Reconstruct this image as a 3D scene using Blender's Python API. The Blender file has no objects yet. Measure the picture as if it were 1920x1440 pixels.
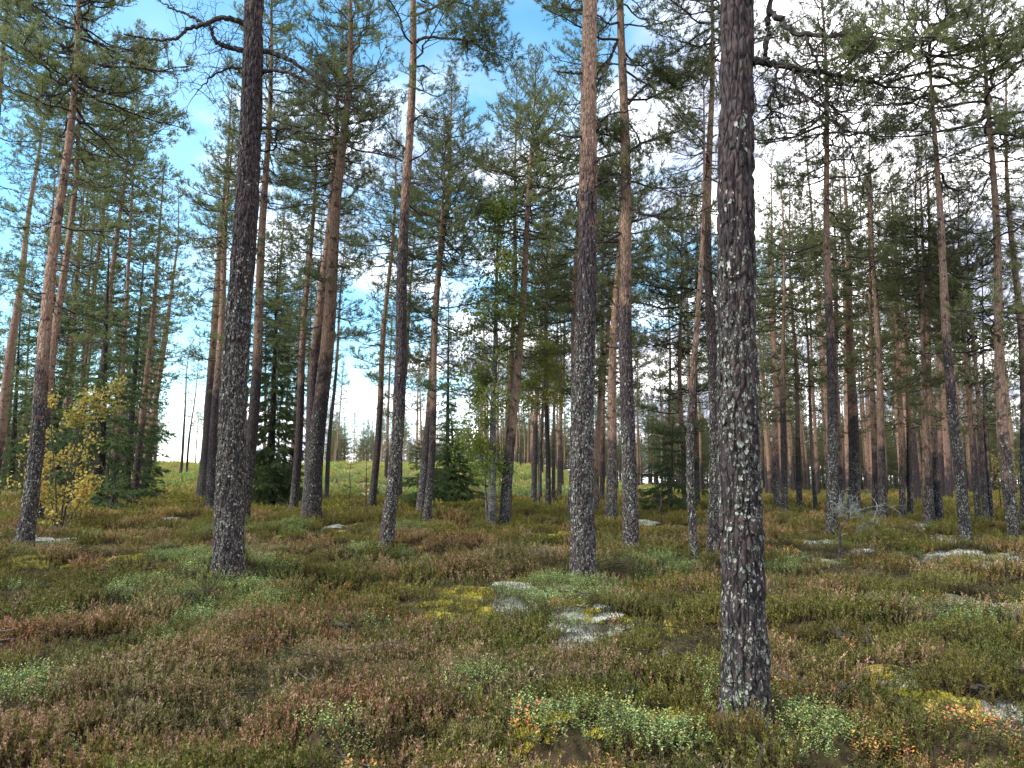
import bpy, math, random
import numpy as np
from mathutils import Vector, Matrix
R = math.radians
C = bpy.context.scene.collection
SC = bpy.context.scene

# ------------------------------------------------------------------ camera, sky, sun, exposure
PITCH, FPX, CAMZ = R(7.4), 1423.0, 1.6
cd = bpy.data.cameras.new('camera'); cam = bpy.data.objects.new('camera', cd); C.objects.link(cam)
cam.location = (0, 0, CAMZ); cam.rotation_euler = (R(90) + PITCH, 0, 0)
cd.sensor_width = 36; cd.lens = 36 * FPX / 1920; cd.clip_start = .05; cd.clip_end = 3000
SC.camera = cam
SUN_EL, SUN_AZ = R(37), R(-112)          # azimuth measured from +Y towards +X
wd = bpy.data.worlds.new("World"); SC.world = wd; wd.use_nodes = True
def world_nodes():
    nt = wd.node_tree; N = nt.nodes; L = nt.links
    N.clear()
    out = N.new('ShaderNodeOutputWorld'); bg = N.new('ShaderNodeBackground'); L.new(bg.outputs[0], out.inputs[0])
    sky = N.new('ShaderNodeTexSky'); sky.sky_type = 'NISHITA'; sky.sun_disc = False
    sky.sun_elevation = SUN_EL; sky.sun_rotation = SUN_AZ; sky.ozone_density = 2.0; sky.air_density = 1.0; sky.dust_density = .3
    hs = N.new('ShaderNodeHueSaturation'); hs.inputs['Hue'].default_value = .482; hs.inputs['Saturation'].default_value = 1.25; hs.inputs['Value'].default_value = 1.28
    L.new(sky.outputs[0], hs.inputs['Color'])
    tc = N.new('ShaderNodeTexCoord')
    sep = N.new('ShaderNodeSeparateXYZ'); L.new(tc.outputs['Generated'], sep.inputs[0])
    def math_(op, a, b=None, c=None):
        m = N.new('ShaderNodeMath'); m.operation = op
        for i, v in enumerate((a, b, c)):
            if v is None: continue
            if isinstance(v, (int, float)): m.inputs[i].default_value = v
            else: L.new(v, m.inputs[i])
        return m.outputs[0]
    den = math_('ADD', math_('MAXIMUM', sep.outputs[2], 0.0), 0.22)
    cx = math_('DIVIDE', sep.outputs[0], den); cy = math_('DIVIDE', sep.outputs[1], den)
    cmb = N.new('ShaderNodeCombineXYZ'); L.new(cx, cmb.inputs[0]); L.new(cy, cmb.inputs[1])
    n1 = N.new('ShaderNodeTexNoise'); n1.inputs['Scale'].default_value = 1.3; n1.inputs['Detail'].default_value = 6; n1.inputs['Roughness'].default_value = .52
    mp = N.new('ShaderNodeMapping'); mp.inputs['Location'].default_value = (3.1, 1.7, 0); L.new(cmb.outputs[0], mp.inputs[0]); L.new(mp.outputs[0], n1.inputs['Vector'])
    # the cloud bank thickens to the east (right); a clearing lies to the north-west (left)
    az = math_('ARCTAN2', sep.outputs[0], sep.outputs[1])
    bias = math_('MULTIPLY', math_('SUBTRACT', az, 0.10), 0.42)
    low = math_('MULTIPLY', math_('SUBTRACT', 0.18, sep.outputs[2]), 1.2)
    lowc = math_('MAXIMUM', low, 0.0)
    dens = math_('ADD', math_('ADD', n1.outputs['Fac'], bias), lowc)
    rr = N.new('ShaderNodeMapRange'); rr.interpolation_type = 'SMOOTHSTEP'
    rr.inputs['From Min'].default_value = .38; rr.inputs['From Max'].default_value = .60; rr.inputs['To Min'].default_value = .06; L.new(dens, rr.inputs[0])
    n2 = N.new('ShaderNodeTexNoise'); n2.inputs['Scale'].default_value = 2.0; n2.inputs['Detail'].default_value = 4
    L.new(cmb.outputs[0], n2.inputs['Vector'])
    cr = N.new('ShaderNodeValToRGB'); cr.color_ramp.elements[0].position = .44; cr.color_ramp.elements[0].color = (3.3, 3.5, 4.4, 1)
    cr.color_ramp.elements[1].position = .6; cr.color_ramp.elements[1].color = (13.5, 13.2, 13.4, 1)
    L.new(n2.outputs['Fac'], cr.inputs[0])
    mx = N.new('ShaderNodeMix'); mx.data_type = 'RGBA'; L.new(rr.outputs[0], mx.inputs[0]); L.new(hs.outputs[0], mx.inputs[6]); L.new(cr.outputs[0], mx.inputs[7])
    L.new(mx.outputs[2], bg.inputs[0]); bg.inputs[1].default_value = 0.13
world_nodes()
sl = bpy.data.lights.new('sun', 'SUN'); sl.energy = 3.2; sl.angle = R(20); sl.color = (1, .91, .78)
sun = bpy.data.objects.new('sun', sl); C.objects.link(sun)
sdir = Vector((math.sin(SUN_AZ) * math.cos(SUN_EL), math.cos(SUN_AZ) * math.cos(SUN_EL), math.sin(SUN_EL)))
sun.rotation_euler = sdir.to_track_quat('Z', 'Y').to_euler()
vs = SC.view_settings; vs.view_transform = 'Standard'; vs.look = 'None'; vs.exposure = 1.26; vs.gamma = 1
SC.cycles.max_bounces = 6; SC.cycles.diffuse_bounces = 3; SC.cycles.transmission_bounces = 3

# ------------------------------------------------------------------ noise, terrain, rays
def vnoise(x, y, z=0.0, seed=0):
    x, y, z = np.broadcast_arrays(np.asarray(x, float), np.asarray(y, float), np.asarray(z, float))
    xi, yi, zi = np.floor(x).astype(np.int64), np.floor(y).astype(np.int64), np.floor(z).astype(np.int64)
    fx, fy, fz = x - xi, y - yi, z - zi
    fx, fy, fz = fx*fx*(3-2*fx), fy*fy*(3-2*fy), fz*fz*(3-2*fz)
    def h(a, b, c):
        n = (a*374761393 + b*668265263 + c*2147483647 + seed*974711) & 0xffffffff
        n = ((n ^ (n >> 13)) * 1274126177) & 0xffffffff
        return ((n ^ (n >> 16)) & 0xffff) / 65535.0
    r = 0
    for dx in (0, 1):
        for dy in (0, 1):
            for dz in (0, 1):
                r = r + h(xi+dx, yi+dy, zi+dz)*(fx if dx else 1-fx)*(fy if dy else 1-fy)*(fz if dz else 1-fz)
    return r
def fbm(x, y, z=0.0, seed=0, o=3):
    r, a, t = 0, .5, 0
    for i in range(o):
        r = r + a*vnoise(np.asarray(x)*2**i, np.asarray(y)*2**i, np.asarray(z)*2**i, seed+i); t += a; a *= .5
    return r/t
def sst(a, b, x):
    t = np.clip((np.asarray(x, float)-a)/(b-a), 0, 1); return t*t*(3-2*t)
MOUNDS = []
def terrain(x, y):
    x = np.asarray(x, float); y = np.asarray(y, float)
    r = np.hypot(x, y)
    z = .7*sst(5, 24, r)
    q = x/np.maximum(y, 1.0)
    w = sst(-.85, -.55, q)*(1-sst(-.02, .2, q))*(y > 0)
    z = z + 2.75*sst(36, 96, y)*w
    z = z + (fbm(x*.55, y*.55, 0, 5, 3)-.5)*.34*np.clip(r/3, .25, 1)
    z = z + (fbm(x*1.8, y*1.8, 0, 9, 2)-.5)*.32
    for (mx, my, mr, mh) in MOUNDS:
        z = z + mh*np.exp(-((x-mx)**2+(y-my)**2)/mr**2)
    return z
def pdir(px, py):
    x, y, z = (px-960)/FPX, 1.0, -(py-720)/FPX
    c, s = math.cos(PITCH), math.sin(PITCH)
    return np.array([x, y*c - z*s, y*s + z*c])
def ground_hit(px, py):
    d = pdir(px, py); d = d/np.hypot(d[0], d[1])
    t = np.concatenate([np.arange(2.5, 40, .01), np.arange(40, 140, .1)])
    z = CAMZ + d[2]*t
    g = terrain(d[0]*t, d[1]*t)
    i = np.nonzero(z < g)[0]
    k = i[0] if len(i) else len(t)-1
    if not len(i): k = int(np.argmin(np.abs(t-70)))
    return np.array([d[0]*t[k], d[1]*t[k], float(g[k])])
def at_depth(px, py, Y):
    d = pdir(px, py); k = Y/d[1]
    return np.array([d[0]*k, Y, CAMZ + d[2]*k])
for px, py, mr, mh in ((427, 1090, .95, .26), (1094, 1095, .8, .2), (1183, 1042, .9, .12), (45, 1030, .8, .15), (1400, 1350, .5, .06)):
    g = ground_hit(px, py); MOUNDS.append((g[0], g[1], mr, mh))

# ------------------------------------------------------------------ materials
def new_mat(name):
    m = bpy.data.materials.new(name); m.use_nodes = True; nt = m.node_tree; nt.nodes.clear()
    out = nt.nodes.new('ShaderNodeOutputMaterial'); return m, nt, out
class G:
    def __init__(s, nt): s.nt = nt
    def n(s, t, **k):
        x = s.nt.nodes.new(t)
        for a, v in k.items(): setattr(x, a, v)
        return x
    def set(s, sock, v):
        if isinstance(v, bpy.types.NodeSocket): s.nt.links.new(v, sock)
        else: sock.default_value = v
    def math(s, op, a, b=None, clamp=False):
        m = s.n('ShaderNodeMath', operation=op, use_clamp=clamp); s.set(m.inputs[0], a)
        if b is not None: s.set(m.inputs[1], b)
        return m.outputs[0]
    def mix(s, f, a, b, bt='MIX'):
        m = s.n('ShaderNodeMix', data_type='RGBA', blend_type=bt); s.set(m.inputs[0], f); s.set(m.inputs[6], a); s.set(m.inputs[7], b); return m.outputs[2]
    def noise(s, v, sc, det=3, ro=.55):
        m = s.n('ShaderNodeTexNoise'); m.inputs['Scale'].default_value = sc; m.inputs['Detail'].default_value = det; m.inputs['Roughness'].default_value = ro
        if v is not None: s.set(m.inputs['Vector'], v)
        return m.outputs['Fac']
    def attr(s, name, typ='GEOMETRY'):
        return s.n('ShaderNodeAttribute', attribute_name=name, attribute_type=typ)
    def rng(s, v, a, b, c=0., d=1., smooth=True):
        m = s.n('ShaderNodeMapRange'); m.interpolation_type = 'SMOOTHSTEP' if smooth else 'LINEAR'
        s.set(m.inputs[0], v); m.inputs[1].default_value = a; m.inputs[2].default_value = b; m.inputs[3].default_value = c; m.inputs[4].default_value = d
        return m.outputs[0]
def c4(r, g, b): return (r, g, b, 1.0)

def bark_mat():
    m, nt, out = new_mat('pine_bark'); g = G(nt)
    tc = g.n('ShaderNodeTexCoord'); oi = g.n('ShaderNodeObjectInfo')
    off = g.n('ShaderNodeVectorMath', operation='ADD'); g.set(off.inputs[0], tc.outputs['Object'])
    cm = g.n('ShaderNodeCombineXYZ'); g.set(cm.inputs[2], g.math('MULTIPLY', oi.outputs['Random'], 37.0)); g.set(off.inputs[1], cm.outputs[0])
    mp = g.n('ShaderNodeMapping'); mp.inputs['Scale'].default_value = (1, 1, .28); g.set(mp.inputs[0], off.outputs[0])
    v = mp.outputs[0]
    vo = g.n('ShaderNodeTexVoronoi', feature='DISTANCE_TO_EDGE'); vo.inputs['Scale'].default_value = 24; g.set(vo.inputs['Vector'], v)
    vc = g.n('ShaderNodeTexVoronoi', feature='F1'); vc.inputs['Scale'].default_value = 24; g.set(vc.inputs['Vector'], v)
    n1 = g.noise(v, 40, 5, .6); n2 = g.noise(off.outputs[0], 3.2, 4, .6); n3 = g.noise(off.outputs[0], 12, 3)
    dark = g.mix(g.rng(n1, .3, .7), c4(.014, .011, .013), c4(.075, .058, .058))
    dark = g.mix(g.rng(n3, .45, .68), dark, c4(.075, .050, .048))
    org = g.mix(g.rng(n1, .3, .72), c4(.15, .090, .062), c4(.32, .205, .145))
    org = g.mix(g.rng(n3, .55, .72), org, c4(.14, .10, .09))
    oa = g.attr('orange').outputs['Fac']
    f = g.rng(g.math('ADD', oa, g.math('MULTIPLY', g.math('SUBTRACT', n2, .5), 1.3)), .22, .78)
    col = g.mix(f, dark, org)
    # dark knot blotches on the upper bark
    col = g.mix(g.math('MULTIPLY', g.rng(g.noise(off.outputs[0], 6.0, 3), .57, .66), .8), col, c4(.035, .027, .028))
    edge = g.rng(vo.outputs['Distance'], .0, .12, 1., 0.)
    col = g.mix(g.math('MULTIPLY', edge, g.rng(f, 0, 1, .85, .22)), col, c4(.012, .010, .011))
    la = g.attr('lichen').outputs['Fac']
    nd = g.n('ShaderNodeTexNoise'); nd.inputs['Scale'].default_value = 22; nd.inputs['Detail'].default_value = 3; g.set(nd.inputs['Vector'], off.outputs[0])
    sc = g.n('ShaderNodeVectorMath', operation='SCALE'); g.set(sc.inputs[0], nd.outputs['Color']); sc.inputs['Scale'].default_value = .055
    dv = g.n('ShaderNodeVectorMath', operation='ADD'); g.set(dv.inputs[0], off.outputs[0]); g.set(dv.inputs[1], sc.outputs[0])
    mp2 = g.n('ShaderNodeMapping'); mp2.inputs['Scale'].default_value = (1, 1, .5); g.set(mp2.inputs[0], dv.outputs[0])
    vl = g.n('ShaderNodeTexVoronoi', feature='F1'); vl.inputs['Scale'].default_value = 56; g.set(vl.inputs['Vector'], mp2.outputs[0])
    ve = g.n('ShaderNodeTexVoronoi', feature='DISTANCE_TO_EDGE'); ve.inputs['Scale'].default_value = 56; g.set(ve.inputs['Vector'], mp2.outputs[0])
    cell = g.n('ShaderNodeSeparateColor'); g.set(cell.inputs[0], vl.outputs['Color'])
    nl = g.noise(off.outputs[0], 5, 3)
    pr = g.math('ADD', g.math('MULTIPLY', la, .85), g.math('MULTIPLY', g.math('SUBTRACT', nl, .5), 1.5))
    on = g.rng(g.math('SUBTRACT', g.math('MULTIPLY', pr, .66), cell.outputs[0]), -.05, .12)
    lm = g.math('MULTIPLY', g.math('MULTIPLY', on, g.rng(ve.outputs['Distance'], .05, .16)), g.rng(la, .02, .2))
    lm = g.math('MULTIPLY', lm, g.rng(n1, .28, .5))
    col = g.mix(g.math('MULTIPLY', g.rng(ve.outputs['Distance'], .0, .10, 1, 0), g.math('MULTIPLY', g.rng(la, .0, .3), .8)), col, c4(.010, .008, .009))
    lc = g.mix(cell.outputs[1], c4(.09, .097, .078), c4(.27, .275, .23))
    col = g.mix(lm, col, lc)
    hv = g.n('ShaderNodeHueSaturation'); g.set(hv.inputs['Color'], col); g.set(hv.inputs['Value'], g.rng(oi.outputs['Random'], 0, 1, .8, 1.25, False))
    b = g.n('ShaderNodeBsdfPrincipled'); g.set(b.inputs['Base Color'], hv.outputs[0]); b.inputs['Roughness'].default_value = .9
    b.inputs['Specular IOR Level'].default_value = .2
    hgt = g.math('ADD', g.math('MULTIPLY', g.rng(vo.outputs['Distance'], 0, .2), 1.0), g.math('MULTIPLY', n1, .6))
    hgt = g.math('ADD', hgt, g.math('MULTIPLY', lm, .4))
    bp = g.n('ShaderNodeBump'); bp.inputs['Strength'].default_value = .9; bp.inputs['Distance'].default_value = .014; g.set(bp.inputs['Height'], hgt)
    g.set(b.inputs['Normal'], bp.outputs[0]); nt.links.new(b.outputs[0], out.inputs[0]); return m
def leaf_mat(name, ramp, transl=.3, inst=False, rough=.6, spec=.3):
    m, nt, out = new_mat(name); g = G(nt)
    t = g.attr('tint').outputs['Fac']; oi = g.n('ShaderNodeObjectInfo')
    cr = g.n('ShaderNodeValToRGB')
    while len(cr.color_ramp.elements) < len(ramp): cr.color_ramp.elements.new(.5)
    for e, (p, c) in zip(cr.color_ramp.elements, ramp): e.position = p; e.color = c4(*c)
    g.set(cr.inputs[0], t)
    hv = g.n('ShaderNodeHueSaturation'); g.set(hv.inputs['Color'], cr.outputs[0]); g.set(hv.inputs['Value'], g.rng(oi.outputs['Random'], 0, 1, .8, 1.25, False))
    b = g.n('ShaderNodeBsdfPrincipled'); g.set(b.inputs['Base Color'], hv.outputs[0]); b.inputs['Roughness'].default_value = rough
    b.inputs['Specular IOR Level'].default_value = spec
    tr = g.n('ShaderNodeBsdfTranslucent'); g.set(tr.inputs[0], g.mix(.5, hv.outputs[0], c4(.20, .24, .08), 'MIX'))
    ms = g.n('ShaderNodeMixShader'); ms.inputs[0].default_value = transl
    nt.links.new(b.outputs[0], ms.inputs[1]); nt.links.new(tr.outputs[0], ms.inputs[2]); nt.links.new(ms.outputs[0], out.inputs[0]); return m
def wood_mat(name, a, b_, sc=30):
    m, nt, out = new_mat(name); g = G(nt)
    tc = g.n('ShaderNodeTexCoord'); n1 = g.noise(tc.outputs['Object'], sc, 4); n2 = g.noise(tc.outputs['Object'], 4, 3)
    col = g.mix(g.rng(g.math('ADD', n1, g.math('MULTIPLY', g.math('SUBTRACT', n2, .5), .7)), .3, .72), c4(*a), c4(*b_))
    b = g.n('ShaderNodeBsdfPrincipled'); g.set(b.inputs['Base Color'], col); b.inputs['Roughness'].default_value = .9; b.inputs['Specular IOR Level'].default_value = .2
    bp = g.n('ShaderNodeBump'); bp.inputs['Strength'].default_value = .6; bp.inputs['Distance'].default_value = .008; g.set(bp.inputs['Height'], n1); g.set(b.inputs['Normal'], bp.outputs[0])
    nt.links.new(b.outputs[0], out.inputs[0]); return m
def plant_mat(name, transl=.25):
    m, nt, out = new_mat(name); g = G(nt)
    c = g.attr('col').outputs['Color']; t = g.attr('tint', 'INSTANCER').outputs['Color']
    col = g.mix(1.0, c, t, 'MULTIPLY')
    b = g.n('ShaderNodeBsdfPrincipled'); g.set(b.inputs['Base Color'], col); b.inputs['Roughness'].default_value = .6; b.inputs['Specular IOR Level'].default_value = .25
    tr = g.n('ShaderNodeBsdfTranslucent'); g.set(tr.inputs[0], col)
    ms = g.n('ShaderNodeMixShader'); ms.inputs[0].default_value = transl
    nt.links.new(b.outputs[0], ms.inputs[1]); nt.links.new(tr.outputs[0], ms.inputs[2]); nt.links.new(ms.outputs[0], out.inputs[0]); return m
def ground_mat():
    m, nt, out = new_mat('forest_floor'); g = G(nt)
    tc = g.n('ShaderNodeTexCoord'); P = tc.outputs['Object']
    n1 = g.noise(P, 1.1, 4); n2 = g.noise(P, 9, 5, .65); n3 = g.noise(P, 60, 3, .7)
    base = g.mix(g.rng(n1, .38, .62), c4(.085, .055, .030), c4(.075, .075, .026))
    base = g.mix(g.rng(n2, .35, .7), c4(.035, .025, .016), base)
    clr = g.attr('clearing').outputs['Fac']
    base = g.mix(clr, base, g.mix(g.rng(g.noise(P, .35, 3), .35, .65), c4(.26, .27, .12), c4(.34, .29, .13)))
    moss = g.mix(g.rng(n2, .3, .7), c4(.13, .11, .02), c4(.38, .33, .05))
    ma = g.attr('moss').outputs['Fac']
    base = g.mix(g.rng(g.math('ADD', ma, g.math('MULTIPLY', g.math('SUBTRACT', n2, .5), .5)), .35, .55), base, moss)
    li = g.mix(g.rng(n3, .3, .7), c4(.09, .09, .065), c4(.27, .28, .23))
    lia = g.attr('lichen').outputs['Fac']
    base = g.mix(g.rng(g.math('ADD', lia, g.math('MULTIPLY', g.math('SUBTRACT', n2, .5), .6)), .38, .6), base, li)
    b = g.n('ShaderNodeBsdfPrincipled'); g.set(b.inputs['Base Color'], base); b.inputs['Roughness'].default_value = .95; b.inputs['Specular IOR Level'].default_value = .1
    bp = g.n('ShaderNodeBump'); bp.inputs['Strength'].default_value = 1; bp.inputs['Distance'].default_value = .03
    g.set(bp.inputs['Height'], g.math('ADD', n2, g.math('MULTIPLY', n3, .4))); g.set(b.inputs['Normal'], bp.outputs[0])
    nt.links.new(b.outputs[0], out.inputs[0]); return m
BARK = bark_mat()
NEEDLE = leaf_mat('pine_needles', [(0, (.060, .082, .038)), (.5, (.130, .148, .062)), (.85, (.20, .19, .07)), (1, (.25, .18, .065))], .48)
SPRUCE = leaf_mat('spruce_needles', [(0, (.030, .062, .024)), (.6, (.065, .115, .038)), (1, (.14, .18, .055))], .35)
BIRCHL = leaf_mat('birch_leaves', [(0, (.07, .11, .02)), (.45, (.15, .20, .035)), (.75, (.30, .29, .04)), (1, (.50, .32, .04))], .5)
GOLDL = leaf_mat('golden_leaves', [(0, (.17, .17, .04)), (.5, (.40, .29, .055)), (.85, (.48, .27, .05)), (1, (.40, .17, .04))], .45)
TWIG = wood_mat('branch_wood', (.020, .016, .015), (.085, .066, .056))
DEADW = wood_mat('dead_wood', (.016, .013, .013), (.070, .058, .052))
GREYW = wood_mat('grey_lichened_wood', (.06, .06, .058), (.24, .25, .22), 60)
BIRCHB = wood_mat('birch_bark', (.03, .027, .024), (.17, .16, .14), 26)
STUMPW = wood_mat('rotten_wood', (.10, .045, .015), (.42, .22, .07), 25)
FLAKE = wood_mat('lichen_flakes', (.085, .095, .08), (.34, .345, .295), 40)
PLANT = plant_mat('heath_plants', .25)
GROUND = ground_mat()

# ------------------------------------------------------------------ mesh assembly
class MB:
    """triangles with a material index and a tint / colour / bark value per vertex"""
    def __init__(s): s.V = []; s.F = []; s.M = []; s.T = []; s.n = 0
    def add(s, v, f, m=0, t=0.5):
        v = np.asarray(v, np.float32); f = np.asarray(f, np.int32).reshape(-1, 3)
        if not len(f): return
        s.V.append(v); s.F.append(f + s.n); s.M.append(np.broadcast_to(np.asarray(m, np.int32), (len(f),)))
        t = np.asarray(t, np.float32)
        s.T.append(np.broadcast_to(t, (len(v),)) if t.ndim == 0 else t); s.n += len(v)
    def arrays(s):
        return np.concatenate(s.V), np.concatenate(s.F), np.concatenate(s.M), np.concatenate(s.T)
def make_mesh(name, V, F, M, mats, attrs=None, smooth=False):
    me = bpy.data.meshes.new(name); k = F.shape[1]
    me.vertices.add(len(V)); me.vertices.foreach_set('co', np.ascontiguousarray(V, np.float32).ravel())
    me.loops.add(k*len(F)); me.loops.foreach_set('vertex_index', np.ascontiguousarray(F, np.int32).ravel())
    me.polygons.add(len(F)); me.polygons.foreach_set('loop_start', np.arange(0, k*len(F), k, dtype=np.int32))
    for m in mats: me.materials.append(m)
    if M is not None: me.polygons.foreach_set('material_index', np.ascontiguousarray(M, np.int32))
    me.polygons.foreach_set('use_smooth', np.full(len(F), smooth, dtype=bool))
    for an, av in (attrs or {}).items():
        av = np.asarray(av, np.float32)
        if av.ndim == 1:
            me.attributes.new(an, 'FLOAT', 'POINT').data.foreach_set('value', np.ascontiguousarray(av))
        else:
            c = np.ones((len(av), 4), np.float32); c[:, :3] = av
            me.attributes.new(an, 'FLOAT_COLOR', 'POINT').data.foreach_set('color', c.ravel())
    me.update(calc_edges=True); return me
def link(name, me, parent=None, loc=None):
    o = bpy.data.objects.new(name, me); C.objects.link(o)
    if parent is not None: o.parent = parent
    if loc is not None: o.location = loc
    return o
def tag(o, label=None, cat=None, group=None, kind=None):
    for k, v in (('label', label), ('category', cat), ('group', group), ('kind', kind)):
        if v: o[k] = v
    return o
def thing(name, loc, label, cat, group=None, rz=0):
    o = bpy.data.objects.new(name, None); C.objects.link(o); o.location = loc; o.rotation_euler = (0, 0, rz); o.empty_display_size = .3
    return tag(o, label, cat, group)
def norm(a): return a/np.maximum(np.linalg.norm(a, axis=-1, keepdims=True), 1e-9)
def tube(P, r, s=4):
    P = np.asarray(P, float); n = len(P); r = np.broadcast_to(np.asarray(r, float), (n,))
    T = norm(np.gradient(P, axis=0)); ref = np.array([0, 0, 1.]) if abs(T[0, 2]) < .9 else np.array([1., 0, 0])
    A = norm(np.cross(T, ref)); B = np.cross(T, A)
    th = np.arange(s)*2*math.pi/s
    V = P[:, None] + r[:, None, None]*(A[:, None]*np.cos(th)[None, :, None] + B[:, None]*np.sin(th)[None, :, None])
    i = np.arange(n-1)[:, None]*s; j = np.arange(s)[None]; j2 = (j+1) % s
    a, b, c, d = i+j, i+j2, i+s+j2, i+s+j
    F = np.concatenate([np.stack([a, b, c], -1).reshape(-1, 3), np.stack([a, c, d], -1).reshape(-1, 3)])
    return V.reshape(-1, 3), F
def tufts(rng, P, D, n, ln, nl, w, spread=.75):
    """needle shoots: n needle blades round each shoot at P growing along D"""
    k = len(P); D = norm(D)
    u = rng.rand(k, n, 1); rv = rng.normal(size=(k, n, 3))
    perp = norm(rv - (rv*D[:, None]).sum(-1, keepdims=True)*D[:, None])
    d = norm(D[:, None]*(1-spread*.45) + perp*spread*(.6+.8*rng.rand(k, n, 1)))
    b = P[:, None] + D[:, None]*u*ln
    side = norm(np.cross(d, rng.normal(size=(k, n, 3))))*w*.5
    tip = b + d*nl*(.75+.5*rng.rand(k, n, 1))
    V = np.stack([b-side, b+side, tip], 2).reshape(-1, 3)
    F = np.arange(len(V)).reshape(-1, 3); return V, F
LOD = {'near': (26, .15, .060, .0065, 1.25), 'mid': (17, .18, .085, .0155, 1.1), 'far': (10, .22, .14, .034, .7)}

def branch_proto(rng, L, lod, live=True):
    mb = MB(); nn, ln, nl, w, dens = LOD[lod]
    n = 9; t = np.linspace(0, 1, n)
    wob = np.cumsum(rng.normal(size=(n, 2))*.035*L*(1.6 if not live else 1), axis=0); wob -= wob[0]
    dr = rng.uniform(.05, .22)*(1 if live else 1.5); up = rng.uniform(.12, .34)*(1 if live else .45)
    P = np.stack([L*t*.96, wob[:, 0], -dr*L*t + up*L*t**2.6 + wob[:, 1]*.6], -1)
    r0 = .013*L**.9 + .006
    v, f = tube(P, r0*(1-.8*t)+.002, 4); mb.add(v, f, 0)
    tp, td = [], []
    def pt(u):
        i = min(int(u*(n-1)), n-2); q = u*(n-1)-i; return P[i]*(1-q)+P[i+1]*q, norm(P[i+1]-P[i])
    ns = int((rng.randint(7, 11))*(dens if lod == 'far' else 1)) + 1
    for j in range(ns):
        u = .22 + .76*(j+rng.rand()*.8)/ns if live else .15+.8*rng.rand()
        p, d = pt(min(u, .99)); sd = 1 if j % 2 else -1
        ang = R(rng.uniform(32, 66))*sd
        ll = L*rng.uniform(.2, .46)*(1.15-u*.7)
        dv = np.array([d[0]*math.cos(ang)-d[1]*math.sin(ang), d[0]*math.sin(ang)+d[1]*math.cos(ang), d[2]+rng.uniform(-.15, .35)*(1 if live else -.6)])
        m = 4; tt = np.linspace(0, 1, m)[:, None]
        cur = rng.normal(size=(1, 3))*.16
        S = p + dv*ll*tt + cur*ll*tt**2 + np.array([[0, 0, .16*(1 if live else -.8)]])*ll*tt**2
        v, f = tube(S, np.linspace(r0*.42, .003, m), 3); mb.add(v, f, 0)
        nt_ = max(2, int(rng.randint(3, 6)*(1 if lod != 'far' else .7)))
        for q in range(nt_):
            uq = .3+.7*(q+.5)/nt_ if live else .2+.75*rng.rand()
            b = S[0] + (S[-1]-S[0])*uq + cur[0]*ll*(uq**2-uq)
            e = norm(dv + rng.normal(size=3)*.6 + np.array([0, 0, .3 if live else -.1])); l2 = ll*rng.uniform(.22, .5)*(1-.3*uq)
            if lod != 'far' or not live:
                mid = b+e*l2*.5+rng.normal(size=3)*.06*l2
                v, f = tube(np.array([b, mid, b+e*l2]), [.0042, .0034, .002], 3); mb.add(v, f, 0)
            if live:
                tp.append(b+e*l2*.75); td.append(e)
                if rng.rand() < .75*dens: tp.append(b+e*l2*.35); td.append(norm(e+rng.normal(size=3)*.6))
        if live: tp.append(S[-1]); td.append(S[-1]-S[-2])
    if live:
        tp.append(P[-1]); td.append(P[-1]-P[-2])
        tp = np.array(tp); td = norm(np.array(td)); td[:, 2] += .35
        v, f = tufts(rng, tp, td, nn, ln, nl, w)
        tt = np.repeat(np.clip(rng.rand(len(tp))*.55+.12+(rng.rand(len(tp)) < .06)*.35, 0, 1), nn*3)
        mb.add(v, f, 1, tt)
    return mb.arrays()
rngp = np.random.RandomState(11)
PROTO = {l: [branch_proto(rngp, 2.0, l) for _ in range(7)] for l in LOD}
DEAD = [branch_proto(rngp, 1.6, 'mid', False) for _ in range(7)]
DEADF = [branch_proto(rngp, 1.6, 'far', False) for _ in range(5)]
def place(mb, pr, pos, az, el, s, rng, roll=None):
    V, F, M, T = pr
    ca, sa, ce, se = math.cos(az), math.sin(az), math.cos(el), math.sin(el)
    Rz = np.array([[ca, -sa, 0], [sa, ca, 0], [0, 0, 1]]); Ry = np.array([[ce, 0, -se], [0, 1, 0], [se, 0, ce]])
    a = rng.uniform(-.35, .35) if roll is None else roll
    Rx = np.array([[1, 0, 0], [0, math.cos(a), -math.sin(a)], [0, math.sin(a), math.cos(a)]])
    mb.add((V*s) @ (Rz @ Ry @ Rx).T + pos, F, M, T)
def pine_crown(rng, axis, z0, z1, Rm, lod, dens=1.0, flat=.5):
    """axis(z) -> xy of the trunk; whorls of branches from z0 to z1"""
    mb = MB(); H = z1-z0; z = z0
    base_az = rng.rand()*6.28
    while z < z1-.12:
        t = (z-z0)/H
        rad = Rm*(.62+.38*min(1, t*3))*(1-max(0, t-.3)/.7)**(.75)
        rad = max(rad, .28)
        nb = max(2, int(round((3.4+rng.rand()*2.2)*dens*(1 if t > .12 else .7))))
        base_az += rng.uniform(.4, 1.2)
        for k in range(nb):
            if rng.rand() < .10: continue
            az = base_az + k*6.283/nb + rng.normal()*.35
            el = R(-14+ 62*t**1.5 + rng.normal()*9)
            s = rad*rng.uniform(.6, 1.18)/2.0
            zz = z+rng.uniform(-.12, .12); xy = axis(zz)
            place(mb, PROTO[lod][rng.randint(7)], np.array([xy[0], xy[1], zz]), az, el, s, rng)
        z += (.30+.16*rng.rand())*max(.6, H/6.5)*(1-.45*t)
    for k in range(4):
        xy = axis(z1-.15); place(mb, PROTO[lod][rng.randint(7)], np.array([xy[0], xy[1], z1-.3]), k*1.57, R(62+rng.rand()*22), .3+.1*rng.rand(), rng)
    return mb
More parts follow.
